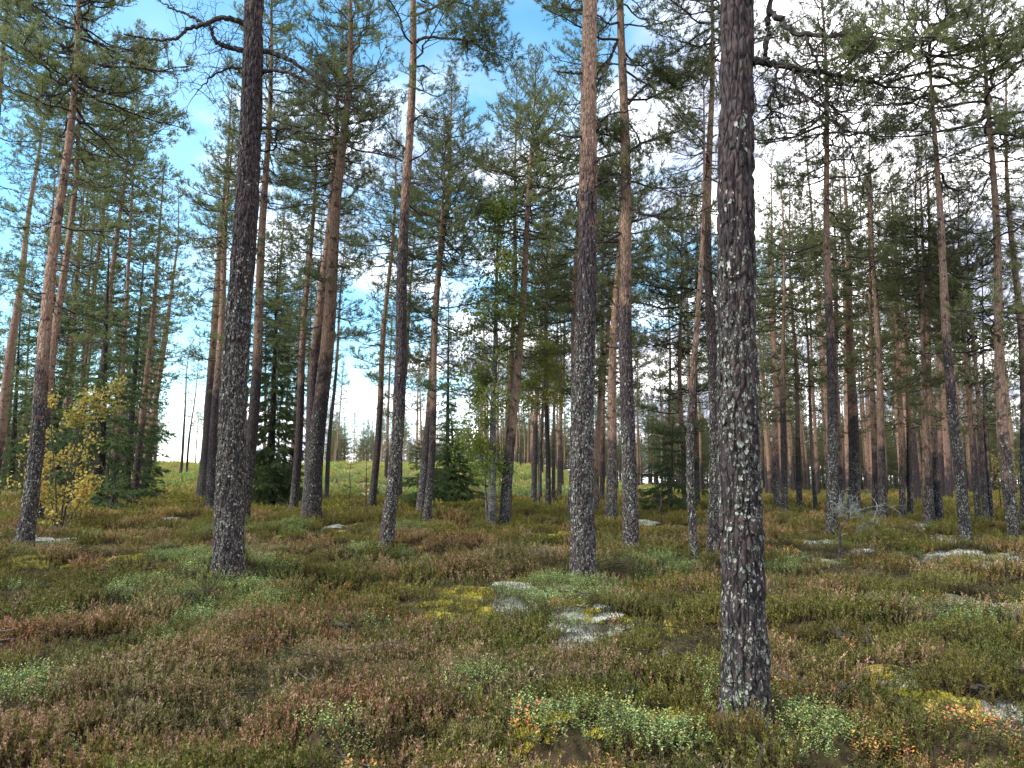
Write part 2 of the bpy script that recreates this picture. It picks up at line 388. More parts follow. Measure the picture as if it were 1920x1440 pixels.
def dead_branches(rng, axis, z0, z1, n, lmax, far=False, rad=lambda z: .1):
    mb = MB()
    for i in range(n):
        z = z0+(z1-z0)*rng.rand()**.7; xy = axis(z); stub = rng.rand() < .35
        l = rng.uniform(.08, .25) if stub else rng.uniform(.35, 1)*lmax*(.4+.6*(z-z0)/(z1-z0))
        pr = (DEADF if far else DEAD)
        az = rng.rand()*6.283
        if stub:
            d = np.array([math.cos(az), math.sin(az), rng.uniform(-.2, .5)]); p = np.array([xy[0], xy[1], z])
            v, f = tube(np.array([p, p+d*(rad(z)+l*.5), p+d*(rad(z)+l)]), [.014, .011, .006], 4); mb.add(v, f, 0)
        else:
            place(mb, pr[rng.randint(len(pr))], np.array([xy[0], xy[1], z]), az, R(rng.uniform(-22, 16)), (l+rad(z))/1.6, rng)
    return mb
def trunk_mesh(name, axis, H, r_of, orange_z, lichen_top, sides, dz, rng, disp=0., z_b=-.25, detail_top=None):
    zs = [z_b]; z = z_b
    while z < H:
        z += dz if detail_top is None or z < detail_top else .25
        zs.append(min(z, H))
    zs = np.array(zs); n = len(zs); th = np.arange(sides)*2*math.pi/sides
    xy = np.array([axis(z) for z in zs]); r = np.array([r_of(max(z, 0)) for z in zs])
    TH, ZZ = np.meshgrid(th, zs); RR = np.repeat(r[:, None], sides, 1)
    sd = rng.randint(1000)
    cx, cy = np.cos(TH), np.sin(TH)
    flare = np.exp(-np.maximum(ZZ, 0)/.13)*(.05+.24*vnoise(cx*1.6+5, cy*1.6+5, 0, sd))
    RR = RR*(1+flare)*(1+.05*(vnoise(cx*1.2+9, cy*1.2+9, ZZ*1.2, sd)-.5))
    if disp > 0:
        k = r[0]*22
        a = np.abs(vnoise(cx*k+50, cy*k+50, ZZ*7, sd+3)-.5)*2
        b = vnoise(cx*k*2.3+50, cy*k*2.3+50, ZZ*22, sd+4)
        c = vnoise(cx*k*.5+50, cy*k*.5+50, ZZ*3, sd+5)
        fade = 1-.65*sst(orange_z-1, orange_z+1, ZZ)
        RR = RR + disp*fade*(np.minimum(a*2.2, 1)-.7 + .55*(b-.5) + .4*(c-.5))
    V = np.stack([xy[:, 0][:, None]+RR*cx, xy[:, 1][:, None]+RR*cy, ZZ], -1).reshape(-1, 3)
    i = np.arange(n-1)[:, None]*sides; j = np.arange(sides)[None]; j2 = (j+1) % sides
    F = np.stack([i+j, i+j2, i+sides+j2, i+sides+j], -1).reshape(-1, 4)
    org = sst(orange_z-3.2, orange_z+1.6, ZZ).ravel()
    lic = ((1-sst(lichen_top*.55, lichen_top, ZZ))*(.55+.45*vnoise(cx*1.3+3, cy*1.3+3, ZZ*.8, sd+8))).ravel() if lichen_top > 0 else np.zeros(n*sides)
    return V, F, org, lic, (zs, sides)
def flakes(rng, V, shape, zmax, count, smin, smax):
    """little curled lichen lobes standing off the bark"""
    zs, s = shape; n = len(zs); G_ = V.reshape(n, s, 3)
    ok = np.nonzero((zs > 0) & (zs < zmax))[0]
    u = rng.rand(count*4); i = ok[(u**1.8*len(ok)).astype(int).clip(0, len(ok)-1)]; j = rng.randint(0, s, count*4)
    P = G_[i, j]; keep = np.nonzero(fbm(P[:, 0]*9+40, P[:, 1]*9+40, P[:, 2]*5, 77, 2) + .10*rng.rand(len(P)) > .60)[0][:count]
    i, j, P = i[keep], j[keep], P[keep]; k = len(P)
    Nn = norm(np.stack([G_[i, j, 0]-G_[i].mean(1)[:, 0], G_[i, j, 1]-G_[i].mean(1)[:, 1], np.zeros(k)], -1))
    U = np.array([[0, 0, 1.]])*np.ones((k, 1)); Sd = norm(np.cross(U, Nn))
    m = 8; th = np.arange(m)*2*math.pi/m
    sz = smin+(smax-smin)*rng.rand(k, 1)**2.2; rr = sz*(.25+1.0*rng.rand(k, m))
    ring = P[:, None] + Nn[:, None]*(.004+.4*sz[:, :, None]*rng.rand(k, m, 1)) + rr[:, :, None]*(Sd[:, None]*np.cos(th)[None, :, None] + U[:, None]*np.sin(th)[None, :, None]*(.9+1.1*rng.rand(k, 1, 1)))
    ctr = P + Nn*.004
    W = np.concatenate([ctr[:, None], ring], 1).reshape(-1, 3); b = np.arange(k)[:, None]*(m+1)
    jj = np.arange(m)[None]
    F = np.stack([b+0*jj, b+1+jj, b+1+(jj+1) % m], -1).reshape(-1, 3)
    return W, F

# ------------------------------------------------------------------ pines
def pine(pts, w, crown, Rm, orange, label, top=None, H=None, group='pines standing near', lod='mid', hero=0, lichen=3.0, dead=26, dl=1.1, dens=1.0, seed=0, base=None, tier=11, name='pine_tree', cat='pine tree'):
    rng = np.random.RandomState(seed)
    b = ground_hit(*pts[0]) if base is None else base
    Y = b[1]
    W = [np.array([b[0], b[2]])] + [at_depth(px, py, Y)[[0, 2]] for px, py in pts[1:]]
    if top is not None: W.append(at_depth(top[0], top[1], Y)[[0, 2]])
    W = np.array(W); zl = W[:, 1]-b[2]; xl = W[:, 0]-b[0]
    if H is None: H = zl[-1]
    if H > zl[-1]:
        k = (xl[-1]-xl[-2])/max(zl[-1]-zl[-2], .1); e = H-zl[-1]
        zl = np.append(zl, H); xl = np.append(xl, xl[-1]+k*.7*e)
    deg = min(3, len(zl)-1); co = np.polyfit(zl, xl, deg, w=[4]+[1]*(len(zl)-1)); co[-1] = 0
    ph = rng.rand(2)*6; am = .02+.025*rng.rand()
    def axis(z):
        z = max(z, 0); f = min(z, 1)
        return (np.polyval(co, z)+am*f*(math.sin(z*.9+ph[0])-math.sin(ph[0])), am*f*(math.sin(z*.7+ph[1])-math.sin(ph[1])))
    dist = math.hypot(b[0], b[1]); depth = Y
    rad0 = w*depth*math.cos(PITCH)/FPX/2*(.95 if hero else 1.)
    def r_of(z): return rad0*(max(0, 1-z/(H*1.03))/(1-1.2/H))**.85*(1+.10*math.exp(-z/.3)) + .004
    zc = at_depth(0, crown, Y)[2]-b[2]; zo = at_depth(0, orange, Y)[2]-b[2]
    t = thing(name, b, label, cat, group)
    sides, dz, disp = {0: (14, .22, 0), 1: (40, .06, .008), 2: (96, .034, .014), 3: (170, .020, .021)}[hero]
    dtop = None if hero == 0 else at_depth(0, -60, Y)[2]-b[2]
    V, F, org, lic, shp = trunk_mesh('trunk', axis, H, r_of, zo, lichen, sides, dz, rng, disp, detail_top=dtop)
    tri = np.concatenate([F[:, [0, 1, 2]], F[:, [0, 2, 3]]]); mi = np.zeros(len(tri), np.int32)
    if hero >= 1:
        cnt, s0, s1 = {1: (200, .005, .022), 2: (380, .004, .022), 3: (800, .003, .020)}[hero]
        fv, ff = flakes(rng, V, shp, lichen*1.12, cnt, s0, s1)
        tri = np.concatenate([tri, ff+len(V)]); mi = np.concatenate([mi, np.ones(len(ff), np.int32)]); V = np.concatenate([V, fv])
        z_ = np.zeros(len(fv)); org = np.concatenate([org, z_]); lic = np.concatenate([lic, z_])
    link('trunk', make_mesh('trunk', V, tri, mi, [BARK, FLAKE], {'orange': org, 'lichen': lic}, True), t)
    mb = pine_crown(rng, axis, zc, H, Rm, lod, dens)
    for i in range(0 if hero == 3 else int(tier)):           # scattered live boughs hanging on below the crown
        z = zc*rng.uniform(.52, 1.0); xy = axis(z)
        place(mb, PROTO[lod][rng.randint(7)], np.array([xy[0], xy[1], z]), rng.rand()*6.283, R(rng.uniform(-24, 6)), Rm*rng.uniform(.35, .85)/2, rng)
    v, f, m, tt = mb.arrays(); link('crown', make_mesh('crown', v, f, m, [TWIG, NEEDLE], {'tint': tt}), t)
    if dead:
        d = dead_branches(rng, axis, max(zc*.38, 1.8), zc+.3*(H-zc), dead, dl, lod == 'far', r_of)
        v, f, m, tt = d.arrays(); o = link('dead_branches', make_mesh('dead_branches', v, f, m*0, [DEADW]), t); o['kind'] = 'stuff'
    return t, b, axis, r_of
def limb_px(t, b, pts, r0, r1, rng, mat=DEADW, twigs=14, tl=.5, leaf=0, yoff=None, sub=True):
    """a crooked limb through given points of the tree's own vertical plane, with wiry twigs"""
    n = len(pts); yo = yoff if yoff is not None else rng.uniform(-.5, .2)
    W = np.array([at_depth(p[0], p[1], b[1]+yo*(i/(n-1))) for i, p in enumerate(pts)])-b
    tt = np.linspace(0, 1, n); q = np.linspace(0, 1, n*5)
    # smooth through the points
    S = np.stack([np.interp(q, tt, W[:, k]) for k in range(3)], -1)
    for _ in range(2): S[1:-1] = .25*S[:-2]+.5*S[1:-1]+.25*S[2:]
    S[1:-1] += rng.normal(size=(len(S)-2, 3))*.008
    mb = MB(); kn = 1+.25*rng.rand(len(S))
    v, f = tube(S, (r0+(r1-r0)*q)*kn, 7); mb.add(v, f, 0)
    tp, td = [], []
    def twig(p, d, l, r, depth):
        m = 6; P = [p]; dd = d.copy()
        for i in range(m-1):
            dd = norm(dd+rng.normal(size=3)*.33+np.array([0, 0, -.10 if leaf == 0 else .10])); P.append(P[-1]+dd*l/(m-1))
        v, f = tube(np.array(P), np.linspace(r, .0018, m), 3); mb.add(v, f, 0)
        if depth > 0:
            for i in range(rng.randint(2, 5)):
                k = rng.randint(1, m-1); twig(P[k], norm(P[k+1]-P[k]+rng.normal(size=3)*.75), l*rng.uniform(.3, .6), r*.6, depth-1)
        elif leaf: tp.append(P[-1]); td.append(dd)
        if leaf: tp.append(P[-2]); td.append(dd)
    for i in range(twigs):
        k = int(len(S)*(rng.uniform(.2 if leaf == 0 else .45, 1)))-1; k = min(max(k, 1), len(S)-2)
        d = norm(norm(S[k+1]-S[k])*.6+rng.normal(size=3)*np.array([.8, .8, .8]))
        twig(S[k], d, tl*rng.uniform(.5, 1.2), .007, 2 if sub else 1)
    mats = [mat]
    if leaf:
        tp = np.array(tp); td = norm(np.array(td)); v, f = tufts(rng, tp, td, 20, .12, .06, .0075)
        mb.add(v, f, 1, np.repeat(rng.rand(len(tp))*.6, 60)); mats.append(NEEDLE)
    v, f, m, ti = mb.arrays(); return link('limb', make_mesh('limb', v, f, m, mats, {'tint': ti}), t)

rg = np.random.RandomState(5)
# the nearest pines, each with its own limbs
A, Ab, _, _ = pine([(1400, 1350), (1397, 1150), (1395, 915), (1389, 500), (1384, 0)], 80, -600, 1.8, -330, 'thickest pine in front, dark bark crusted with pale lichen, rising out of the heather', H=19, hero=3, lichen=3.9, dead=0, seed=1, group='large pines in front')
limb_px(A, Ab, [(1410, 118), (1450, 118), (1485, 128), (1540, 136), (1600, 146), (1650, 160), (1720, 170)], .026, .006, rg, twigs=24, tl=.42, yoff=.3)
limb_px(A, Ab, [(1436, 118), (1438, 70), (1442, 30), (1446, -30), (1452, -120)], .020, .016, rg, twigs=3, tl=.3, yoff=.05)
limb_px(A, Ab, [(1444, 22), (1465, 35), (1484, 60), (1530, 66), (1580, 66), (1630, 72), (1690, 78), (1730, 70)], .022, .005, rg, twigs=26, tl=.4, yoff=-.2)
limb_px(A, Ab, [(1580, 66), (1600, 90), (1640, 100), (1680, 96)], .009, .003, rg, TWIG, twigs=7, tl=.3, yoff=-.3, leaf=1)
limb_px(A, Ab, [(1512, 66), (1528, 105), (1540, 150), (1550, 205), (1582, 250), (1598, 285), (1606, 310), (1618, 350)], .010, .003, rg, twigs=12, tl=.35, yoff=.1)
limb_px(A, Ab, [(1488, 130), (1490, 160), (1512, 185), (1545, 205), (1580, 220), (1612, 250)], .009, .003, rg, twigs=12, tl=.35, yoff=-.3)
limb_px(A, Ab, [(1456, 126), (1452, 165), (1437, 200), (1460, 215), (1500, 225), (1535, 228)], .010, .003, rg, twigs=10, tl=.3, yoff=.2)
B, Bb, _, _ = pine([(427, 1090), (436, 915), (446, 700), (462, 400), (482, 0)], 54, -140, 2.2, -160, 'tall thick dark pine on a green berry mound, crooked dead limbs near its top', H=19, hero=3, lichen=5.4, dead=0, seed=2, group='large pines in front')
limb_px(B, Bb, [(466, 48), (440, 36), (415, 32), (392, 42), (372, 50), (352, 52), (340, 66), (326, 75), (298, 76), (270, 72), (232, 64)], .036, .010, rg, twigs=14, tl=.5, yoff=-.3)
limb_px(B, Bb, [(380, 44), (358, 30), (330, 20), (312, 10), (296, 0)], .020, .006, rg, twigs=6, tl=.4)
limb_px(B, Bb, [(462, 96), (436, 90), (414, 84), (400, 74), (398, 58), (390, 46)], .036, .016, rg, twigs=16, tl=.55)
limb_px(B, Bb, [(462, 132), (448, 128), (432, 127), (412, 135), (396, 144), (384, 158), (370, 171)], .022, .005, rg, twigs=16, tl=.6)
limb_px(B, Bb, [(486, 97), (510, 98), (532, 106), (552, 118), (575, 134), (600, 150), (630, 158), (684, 160)], .034, .010, rg, twigs=22, tl=.6)
limb_px(B, Bb, [(486, 136), (510, 131), (545, 138), (580, 155), (615, 175), (650, 192), (690, 215)], .026, .006, rg, twigs=18, tl=.6)
limb_px(B, Bb, [(478, 243), (505, 239), (540, 242), (590, 250), (645, 259)], .024, .008, rg, twigs=9, tl=.4)
limb_px(B, Bb, [(520, 241), (517, 262), (518, 280), (500, 284), (476, 284)], .015, .010, rg, twigs=3, tl=.3, sub=False)
Cc, Cb, _, _ = pine([(1094, 1095), (1094, 900), (1096, 560), (1102, 300), (1109, 0)], 46, -170, 2.0, 260, 'straight pine with dark rough foot and smooth grey pink upper trunk', H=18, hero=3, lichen=4.6, dead=0, seed=3, group='large pines in front')
for q in ([(1118, 250), (1128, 225), (1145, 214), (1195, 205)], [(1115, 165), (1130, 140), (1148, 105), (1153, 80)], [(1116, 305), (1134, 292)], [(1114, 352), (1128, 342), (1162, 328)], [(1092, 138), (1065, 136), (1038, 133)], [(1090, 255), (1065, 256), (1045, 252)]):
    limb_px(Cc, Cb, q, .020, .007, rg, twigs=5, tl=.45)
D, Db, _, _ = pine([(722, 1045), (732, 900), (745, 760), (758, 400), (772, 0)], 25, -60, 1.9, 330, 'slim leaning pine with one green bough reaching out to its right', H=16.5, hero=2, lichen=3.6, dead=0, seed=4, group='large pines in front')
limb_px(D, Db, [(776, 82), (790, 72), (815, 70), (843, 73), (868, 74), (890, 84), (920, 98), (955, 112)], .030, .007, rg, TWIG, 34, .75, 1, -.6)
limb_px(D, Db, [(778, 30), (800, 20), (840, 0), (880, 10), (905, 30), (925, 55)], .026, .006, rg, TWIG, 26, .75, 1, -.9)
for q in ([(777, 125), (795, 122), (815, 140)], [(772, 230), (790, 216), (820, 222)], [(770, 302), (792, 290), (815, 270)], [(760, 280), (740, 262), (727, 245), (712, 230)], [(755, 302), (725, 288), (700, 278)], [(768, 342), (800, 345), (830, 355)]):
    limb_px(D, Db, q, .020, .006, rg, twigs=6, tl=.5)
E, Eb, _, _ = pine([(1183, 1042), (1183, 900), (1180, 700), (1172, 300), (1168, 0)], 29, 120, 2.3, 470, 'pine with dark lichen-flecked foot, orange pink above, right of the tall straight grey pink one', H=16.5, hero=2, lichen=3.4, dead=10, dl=1.2, seed=5, group='large pines in front', dens=.7)
for q in ([(1178, 195), (1190, 180), (1210, 160), (1240, 150), (1280, 160)], [(1178, 285), (1200, 270), (1240, 255), (1290, 240)], [(1166, 265), (1145, 255), (1120, 250)], [(1166, 330), (1150, 325), (1120, 345)]):
    limb_px(E, Eb, q, .03, .008, rg, TWIG, 22, .6, 1)
near = [
 ([(585, 983), (600, 760), (620, 500), (640, 300)], 32, 330, 2.1, 640, (655, -130), 'stout pine with reddish trunk left of the open clearing, dark foot', 2, 3.2, 26),
 ([(45, 1030), (68, 820), (86, 690), (106, 500), (134, 200)], 27, 215, 2.1, 620, (160, -150), 'leaning pine with lichen-grey foot beside the yellow bush', 2, 3.6, 24),
 ([(68, 982), (92, 750), (118, 560), (150, 240)], 19, 330, 1.8, 720, (168, 30), 'reddish pine close behind the leaning lichen-grey one by the yellow bush', 1, 1.6, 24),
 ([(1302, 1060), (1300, 900), (1305, 640), (1318, 350)], 14, 330, 1.0, 600, (1323, 140), 'thin bare pole of a pine just left of two thicker trunks', 2, 3.0, 30),
 ([(1338, 1048), (1334, 800), (1331, 500), (1330, 200)], 23, 150, 1.6, 360, (1329, -150), 'dark pine half hidden behind the thickest lichen-crusted trunk', 2, 4.2, 22),
 ([(1560, 1012), (1556, 800), (1553, 500), (1546, 200)], 20, 330, 2.1, 520, (1536, -60), 'dark footed pine standing beside the small dead crooked sapling', 1, 3.4, 30),
 ([(1812, 1022), (1797, 840), (1778, 600), (1765, 400)], 20, 190, 2.3, 560, (1743, -20), 'leaning pine, lower half dark and upper half orange, tallest crown on the right', 1, 3.2, 34),
 ([(1903, 1030), (1892, 860), (1880, 620), (1863, 300)], 21, 330, 2.2, 760, (1840, -60), 'orange trunked pine on a pale lichen patch at the right edge', 1, 2.4, 30),
]
for i, (pts, w, cr, Rm, og, top, lab, hero, lic, dead) in enumerate(near):
    pine(pts, w, cr, Rm, og, lab, top=top, hero=hero, lichen=lic, dead=dead, seed=20+i, dl=1.3, group='pines of the second row', tier=6, dens=.85)
mid = [
 ([(-90, 1010), (-40, 600), (-5, 250)], 22, 60, 2.0, 700, (25, -160), 'pine cut by the left edge of the picture, only its upper trunk in view'),
 ([(-18, 935), (8, 740), (35, 560), (68, 300)], 19, 330, 1.6, 800, (92, 150), 'orange pine leaning inward at the left edge'),
 ([(455, 985), (478, 700), (492, 400), (506, 120)], 21, 330, 1.9, 620, (512, -100), 'reddish pine standing directly behind the tall thick dark one on the berry mound'),
 ([(377, 938), (391, 760), (405, 560), (422, 330)], 18, 430, 1.6, 660, (436, 165), 'left one of two close pines before the bright gap in the clearing'),
 ([(395, 960), (407, 760), (419, 560), (428, 360)], 19, 500, 1.5, 680, (440, 225), 'right one of two close pines before the bright gap in the clearing'),
 ([(380, 925), (392, 700), (402, 560)], 8, 520, .9, 700, (410, 350), 'thin dark pine squeezed between two close thicker pines'),
 ([(550, 962), (562, 760), (575, 560), (588, 350)], 15, 420, 1.6, 640, (600, 150), 'pine between the green spruce and the stout reddish pine'),
 ([(577, 972), (592, 720), (608, 500), (626, 330)], 22, 350, 1.9, 600, (645, 40), 'pine hidden just behind the stout reddish pine, slightly to its left'),
 ([(612, 940), (625, 760), (640, 560)], 8, 560, 1.2, 650, (652, 380), 'slender pine showing right behind the stout reddish pine'),
 ([(697, 952), (710, 760), (725, 560), (740, 340)], 13, 470, 1.3, 700, (746, 270), 'slender orange pine at the edge of the clearing, left of the slim leaning one'),
 ([(748, 938), (760, 700), (770, 560)], 11, 620, 1.4, 640, (782, 420), 'slender pine behind the slim leaning pine'),
 ([(789, 970), (803, 760), (818, 560), (834, 370)], 18, 430, 2.2, 700, (848, 150), 'pine with pointed full green crown behind the centre birch'),
 ([(800, 978), (812, 760), (820, 600), (826, 430)], 13, 450, 1.5, 720, (833, 300), 'slim pine touching the pointed-crowned pine on its right side'),
 ([(945, 990), (955, 840), (975, 640), (988, 420)], 19, 390, 1.8, 760, (1003, 118), 'orange pine with rounded high crown right beside the birch'),
 ([(952, 962), (960, 700), (966, 480), (970, 300)], 13, 420, 1.5, 800, (968, 180), 'slim orange pine just behind the rounded-crowned one beside the birch'),
 ([(1000, 948), (1008, 760), (1016, 560)], 10, 560, 1.4, 740, (1024, 400), 'dark footed slim pine, first of a loose row behind the birch'),
 ([(1028, 953), (1027, 800), (1026, 640)], 9, 600, 1.2, 660, (1026, 440), 'black footed slim pine in the loose row behind the birch'),
 ([(1012, 938), (1017, 760), (1022, 600)], 7, 600, 1.1, 760, (1026, 470), 'pale thin pine between two darker slim pines behind the birch'),
 ([(1048, 937), (1053, 800), (1058, 640)], 8, 580, 1.2, 800, (1064, 420), 'straight slim pine close left of the tall straight grey pink trunk'),
 ([(1037, 944), (1041, 800), (1044, 650)], 6, 600, 1.0, 800, (1048, 470), 'thin pine beside the little black stump in the middle distance'),
 ([(1074, 975), (1076, 760), (1080, 500), (1092, 200)], 18, 500, 2.0, 760, (1102, -40), 'pinkish pine peeping out left of the tall straight trunk'),
 ([(1145, 985), (1150, 800), (1155, 640), (1163, 450)], 19, 500, 1.9, 780, (1172, 240), 'pink pine between the two large pines at the centre, dark foot'),
 ([(1128, 945), (1133, 760), (1138, 640)], 9, 560, 1.2, 800, (1146, 400), 'slim pine close behind the pink one at the centre'),
 ([(1117, 962), (1121, 800), (1126, 640)], 10, 540, 1.3, 860, (1134, 380), 'pinkish slim pine touching the right side of the tall straight trunk'),
 ([(1286, 952), (1281, 760), (1279, 600)], 10, 620, 1.6, 760, (1280, 400), 'slim orange pine seen through the gap left of the thin bare pole'),
 ([(1255, 946), (1254, 760), (1253, 640)], 6, 640, 1.2, 820, (1252, 420), 'thin pine left of the slim orange one in the middle distance gap'),
 ([(1308, 950), (1308, 700), (1308, 600)], 8, 600, 1.3, 800, (1310, 360), 'dark thin pine between the bare pole and the half hidden trunk'),
 ([(272, 923), (285, 800), (315, 590)], 12, 600, 1.6, 780, (335, 400), 'leaning orange pine at the right end of the spruce thicket'),
 ([(253, 912), (270, 800), (288, 720)], 8, 640, 1.1, 760, (318, 470), 'thin pine leaning close to the orange one at the end of the spruce thicket'),
 ([(168, 945), (188, 720), (215, 480), (240, 290)], 13, 310, 1.9, 640, (262, 105), 'pine rising above the spruce thicket with a tapering crown against blue sky'),
 ([(140, 940), (165, 640), (200, 330)], 12, 420, 1.6, 640, (215, 190), 'pine standing inside the spruce thicket left of the tapering crown'),
 ([(98, 935), (130, 640), (160, 420)], 11, 470, 1.5, 640, (180, 250), 'pine behind the reddish one near the yellow bush'),
 ([(337, 898), (347, 760), (357, 660)], 5, 690, .9, 760, (362, 640), 'thin young pine in the bright gap, left of a pair'),
 ([(350, 896), (361, 780), (371, 700)], 4, 720, .8, 780, (374, 672), 'thin young pine in the bright gap, right of a pair'),
 ([(1602, 962), (1598, 800), (1595, 600), (1588, 450)], 20, 520, 2.0, 700, (1580, 250), 'thick dark lower pine behind the small dead sapling'),
 ([(1657, 985), (1650, 800), (1642, 600), (1635, 430)], 14, 450, 2.0, 780, (1627, 235), 'pink pine with grey lichened foot and pointed crown, right of the dead sapling'),
 ([(1472, 966), (1470, 800), (1470, 600)], 11, 560, 1.6, 700, (1467, 380), 'dark purple pine on a small pale lichen spot, first right of the thickest trunk'),
 ([(1457, 952), (1452, 760), (1447, 560)], 11, 560, 1.5, 800, (1444, 340), 'orange pine just right of the thickest trunk'),
 ([(1500, 962), (1492, 760), (1484, 560)], 9, 560, 1.5, 780, (1478, 360), 'orange pine second right of the thickest trunk, dark foot'),
 ([(1530, 964), (1521, 800), (1508, 560)], 7, 560, 1.3, 840, (1500, 360), 'thin curved orange pine standing at the rotten orange stump'),
 ([(1577, 962), (1572, 760), (1568, 600)], 11, 600, 1.5, 820, (1565, 380), 'slim pine close right of the dark footed pine by the dead sapling'),
 ([(1643, 972), (1638, 760), (1632, 560)], 11, 560, 1.5, 780, (1628, 380), 'dark slim pine just left of the pink pine with grey lichened foot'),
 ([(1693, 972), (1687, 800), (1682, 640)], 10, 600, 1.5, 800, (1676, 400), 'pinkish slim pine standing midway between the two pointed crowns'),
 ([(1708, 968), (1704, 800), (1700, 640)], 9, 600, 1.4, 740, (1695, 440), 'dark slim pine close right of a pinkish one'),
 ([(1735, 978), (1731, 800), (1724, 600)], 9, 500, 1.5, 860, (1716, 340), 'orange slim pine leftmost of three standing close together'),
 ([(1745, 986), (1739, 800), (1732, 600)], 12, 520, 1.6, 800, (1726, 330), 'middle one of three close pines, dark lower and orange upper trunk'),
 ([(1761, 983), (1754, 800), (1746, 560)], 13, 500, 1.6, 780, (1738, 300), 'right one of three close pines, thick lichened foot'),
 ([(1836, 982), (1822, 840), (1806, 640)], 9, 560, 1.5, 780, (1796, 370), 'orange slim pine right behind the leaning half dark half orange pine'),
 ([(1850, 981), (1840, 860), (1826, 700)], 9, 600, 1.3, 760, (1815, 420), 'dark slim leaning pine left of the orange pine on the lichen patch'),
 ([(1925, 985), (1916, 760), (1904, 560), (1888, 300)], 17, 380, 1.9, 700, (1878, 110), 'orange pine at the right edge, behind the one on the lichen patch'),
 ([(1860, 978), (1852, 860), (1845, 760)], 6, 640, 1.2, 800, (1838, 480), 'thin bluish dark pine in the last gap before the right edge'),
]
for i, (pts, w, cr, Rm, og, top, lab) in enumerate(mid):
    d = ground_hit(*pts[0])[1]
    if 9 <= w <= 13 and cr < 680: cr += 70; top = (top[0], top[1]-45); Rm *= 1.35
    elif w > 13: cr += 40; Rm *= 1.12
    Rm = min(Rm, (128 if i < 34 else 98)*d/FPX)
    pine(pts, w, cr, Rm, og, lab, top=top, lichen=2.2 if w > 15 else 1.2, dead=24 if w > 12 else 16, dl=1.3, seed=50+i, group='pines of the middle distance', lod='mid' if d < 26 else 'far', hero=0, dens=1.0 if i < 34 else .62, tier=18 if i < 34 else 9)
# the far stand: a few full trees, then copies of the tree with its trunk and crown
FARP = []
rf = np.random.RandomState(77)
for i in range(9):
    H = 14.5; rr = .13; co = rf.normal(size=2)*.02
    ax = lambda z, co=co: (co[0]*z+.04*math.sin(z*.5+co[1]*99), co[1]*z)
    V, F, org, lic, _ = trunk_mesh('trunk', ax, H, lambda z: rr*max(0, 1-z/15)**.85+.01, rf.uniform(2.2, 4.2), 0, 9, .45, rf)
    tm = make_mesh('trunk', V, F, None, [BARK], {'orange': org, 'lichen': lic}, True)
    mb = pine_crown(rf, ax, rf.uniform(6.6, 9.0), H, 1.55, 'far', .9)
    for q in range(6):
        z = rf.uniform(4.0, 7.0); place(mb, PROTO['far'][rf.randint(7)], np.array([*ax(z), z]), rf.rand()*6.283, R(rf.uniform(-22, 5)), rf.uniform(.3, .7), rf)
    d = dead_branches(rf, ax, 4, 9, 9, .9, True); dv, df, dm, dt = d.arrays(); mb.add(dv, df, 0, dt)
    v, f, m, tt = mb.arrays(); cm = make_mesh('crown', v, f, m, [TWIG, NEEDLE], {'tint': tt})
    FARP.append((tm, cm))
def far_pine(x, y, s, label, group, ws=1., name='pine_tree'):
    k = rf.randint(len(FARP)); z = float(terrain(x, y))
    t = thing(name, (x, y, z-.05), label, 'pine tree', group, rf.rand()*6.28); t.scale = (ws*s, ws*s, s)
    link('trunk', FARP[k][0], t); link('crown', FARP[k][1], t)
    return t
placed = []
def spread(n, azr, dr, mind, smin, smax, label, group, ws=1., avoid=()):
    c = 0; tries = 0
    while c < n and tries < 6000:
        tries += 1
        az = R(rf.uniform(*azr)); d = math.sqrt(rf.uniform(dr[0]**2, dr[1]**2)); x, y = d*math.sin(az), d*math.cos(az)
        if any((x-p[0])**2+(y-p[1])**2 < mind**2 for p in placed): continue
        placed.append((x, y)); far_pine(x, y, rf.uniform(smin, smax), label, group, ws*rf.uniform(.75, 1.15)); c += 1
spread(96, (13, 39), (32, 88), 2.1, .85, 1.12, 'slim straight pine deep in the dense stand on the right, orange above, dark below', 'pines deep in the dense stand on the right')
spread(34, (3.5, 13), (46, 110), 2.6, .85, 1.1, 'slim pine in the far wood seen between the central pines and the thickest trunk', 'pines of the far wood behind the centre')
spread(26, (-2.5, 3.5), (60, 120), 3., .85, 1.1, 'slim pine on the far rise behind the birch', 'pines on the far rise behind the birch')
spread(34, (-39, -25.5), (30, 80), 2.3, .8, 1.05, 'slim pine behind the spruce thicket', 'pines behind the spruce thicket')
spread(6, (-18.5, -3), (50, 100), 3.2, .8, 1.05, 'slim pine standing out on the clearing between the larger trunks', 'slim pines out on the clearing')
spread(10, (-18, -13.5), (34, 62), 2.5, .75, 1.0, 'pine behind the green spruce next to the tall thick dark trunk', 'pines behind the green spruce')
spread(13, (-13.8, -4.5), (112, 135), 2.0, .55, .8, 'small faraway pine on the rim of the clearing', 'faraway pines on the rim of the clearing', 1.3)
spread(6, (-23.8, -19), (112, 135), 2.6, .45, .7, 'tiny faraway pine on the skyline in the left gap', 'tiny faraway pines in the left gap', 1.3)

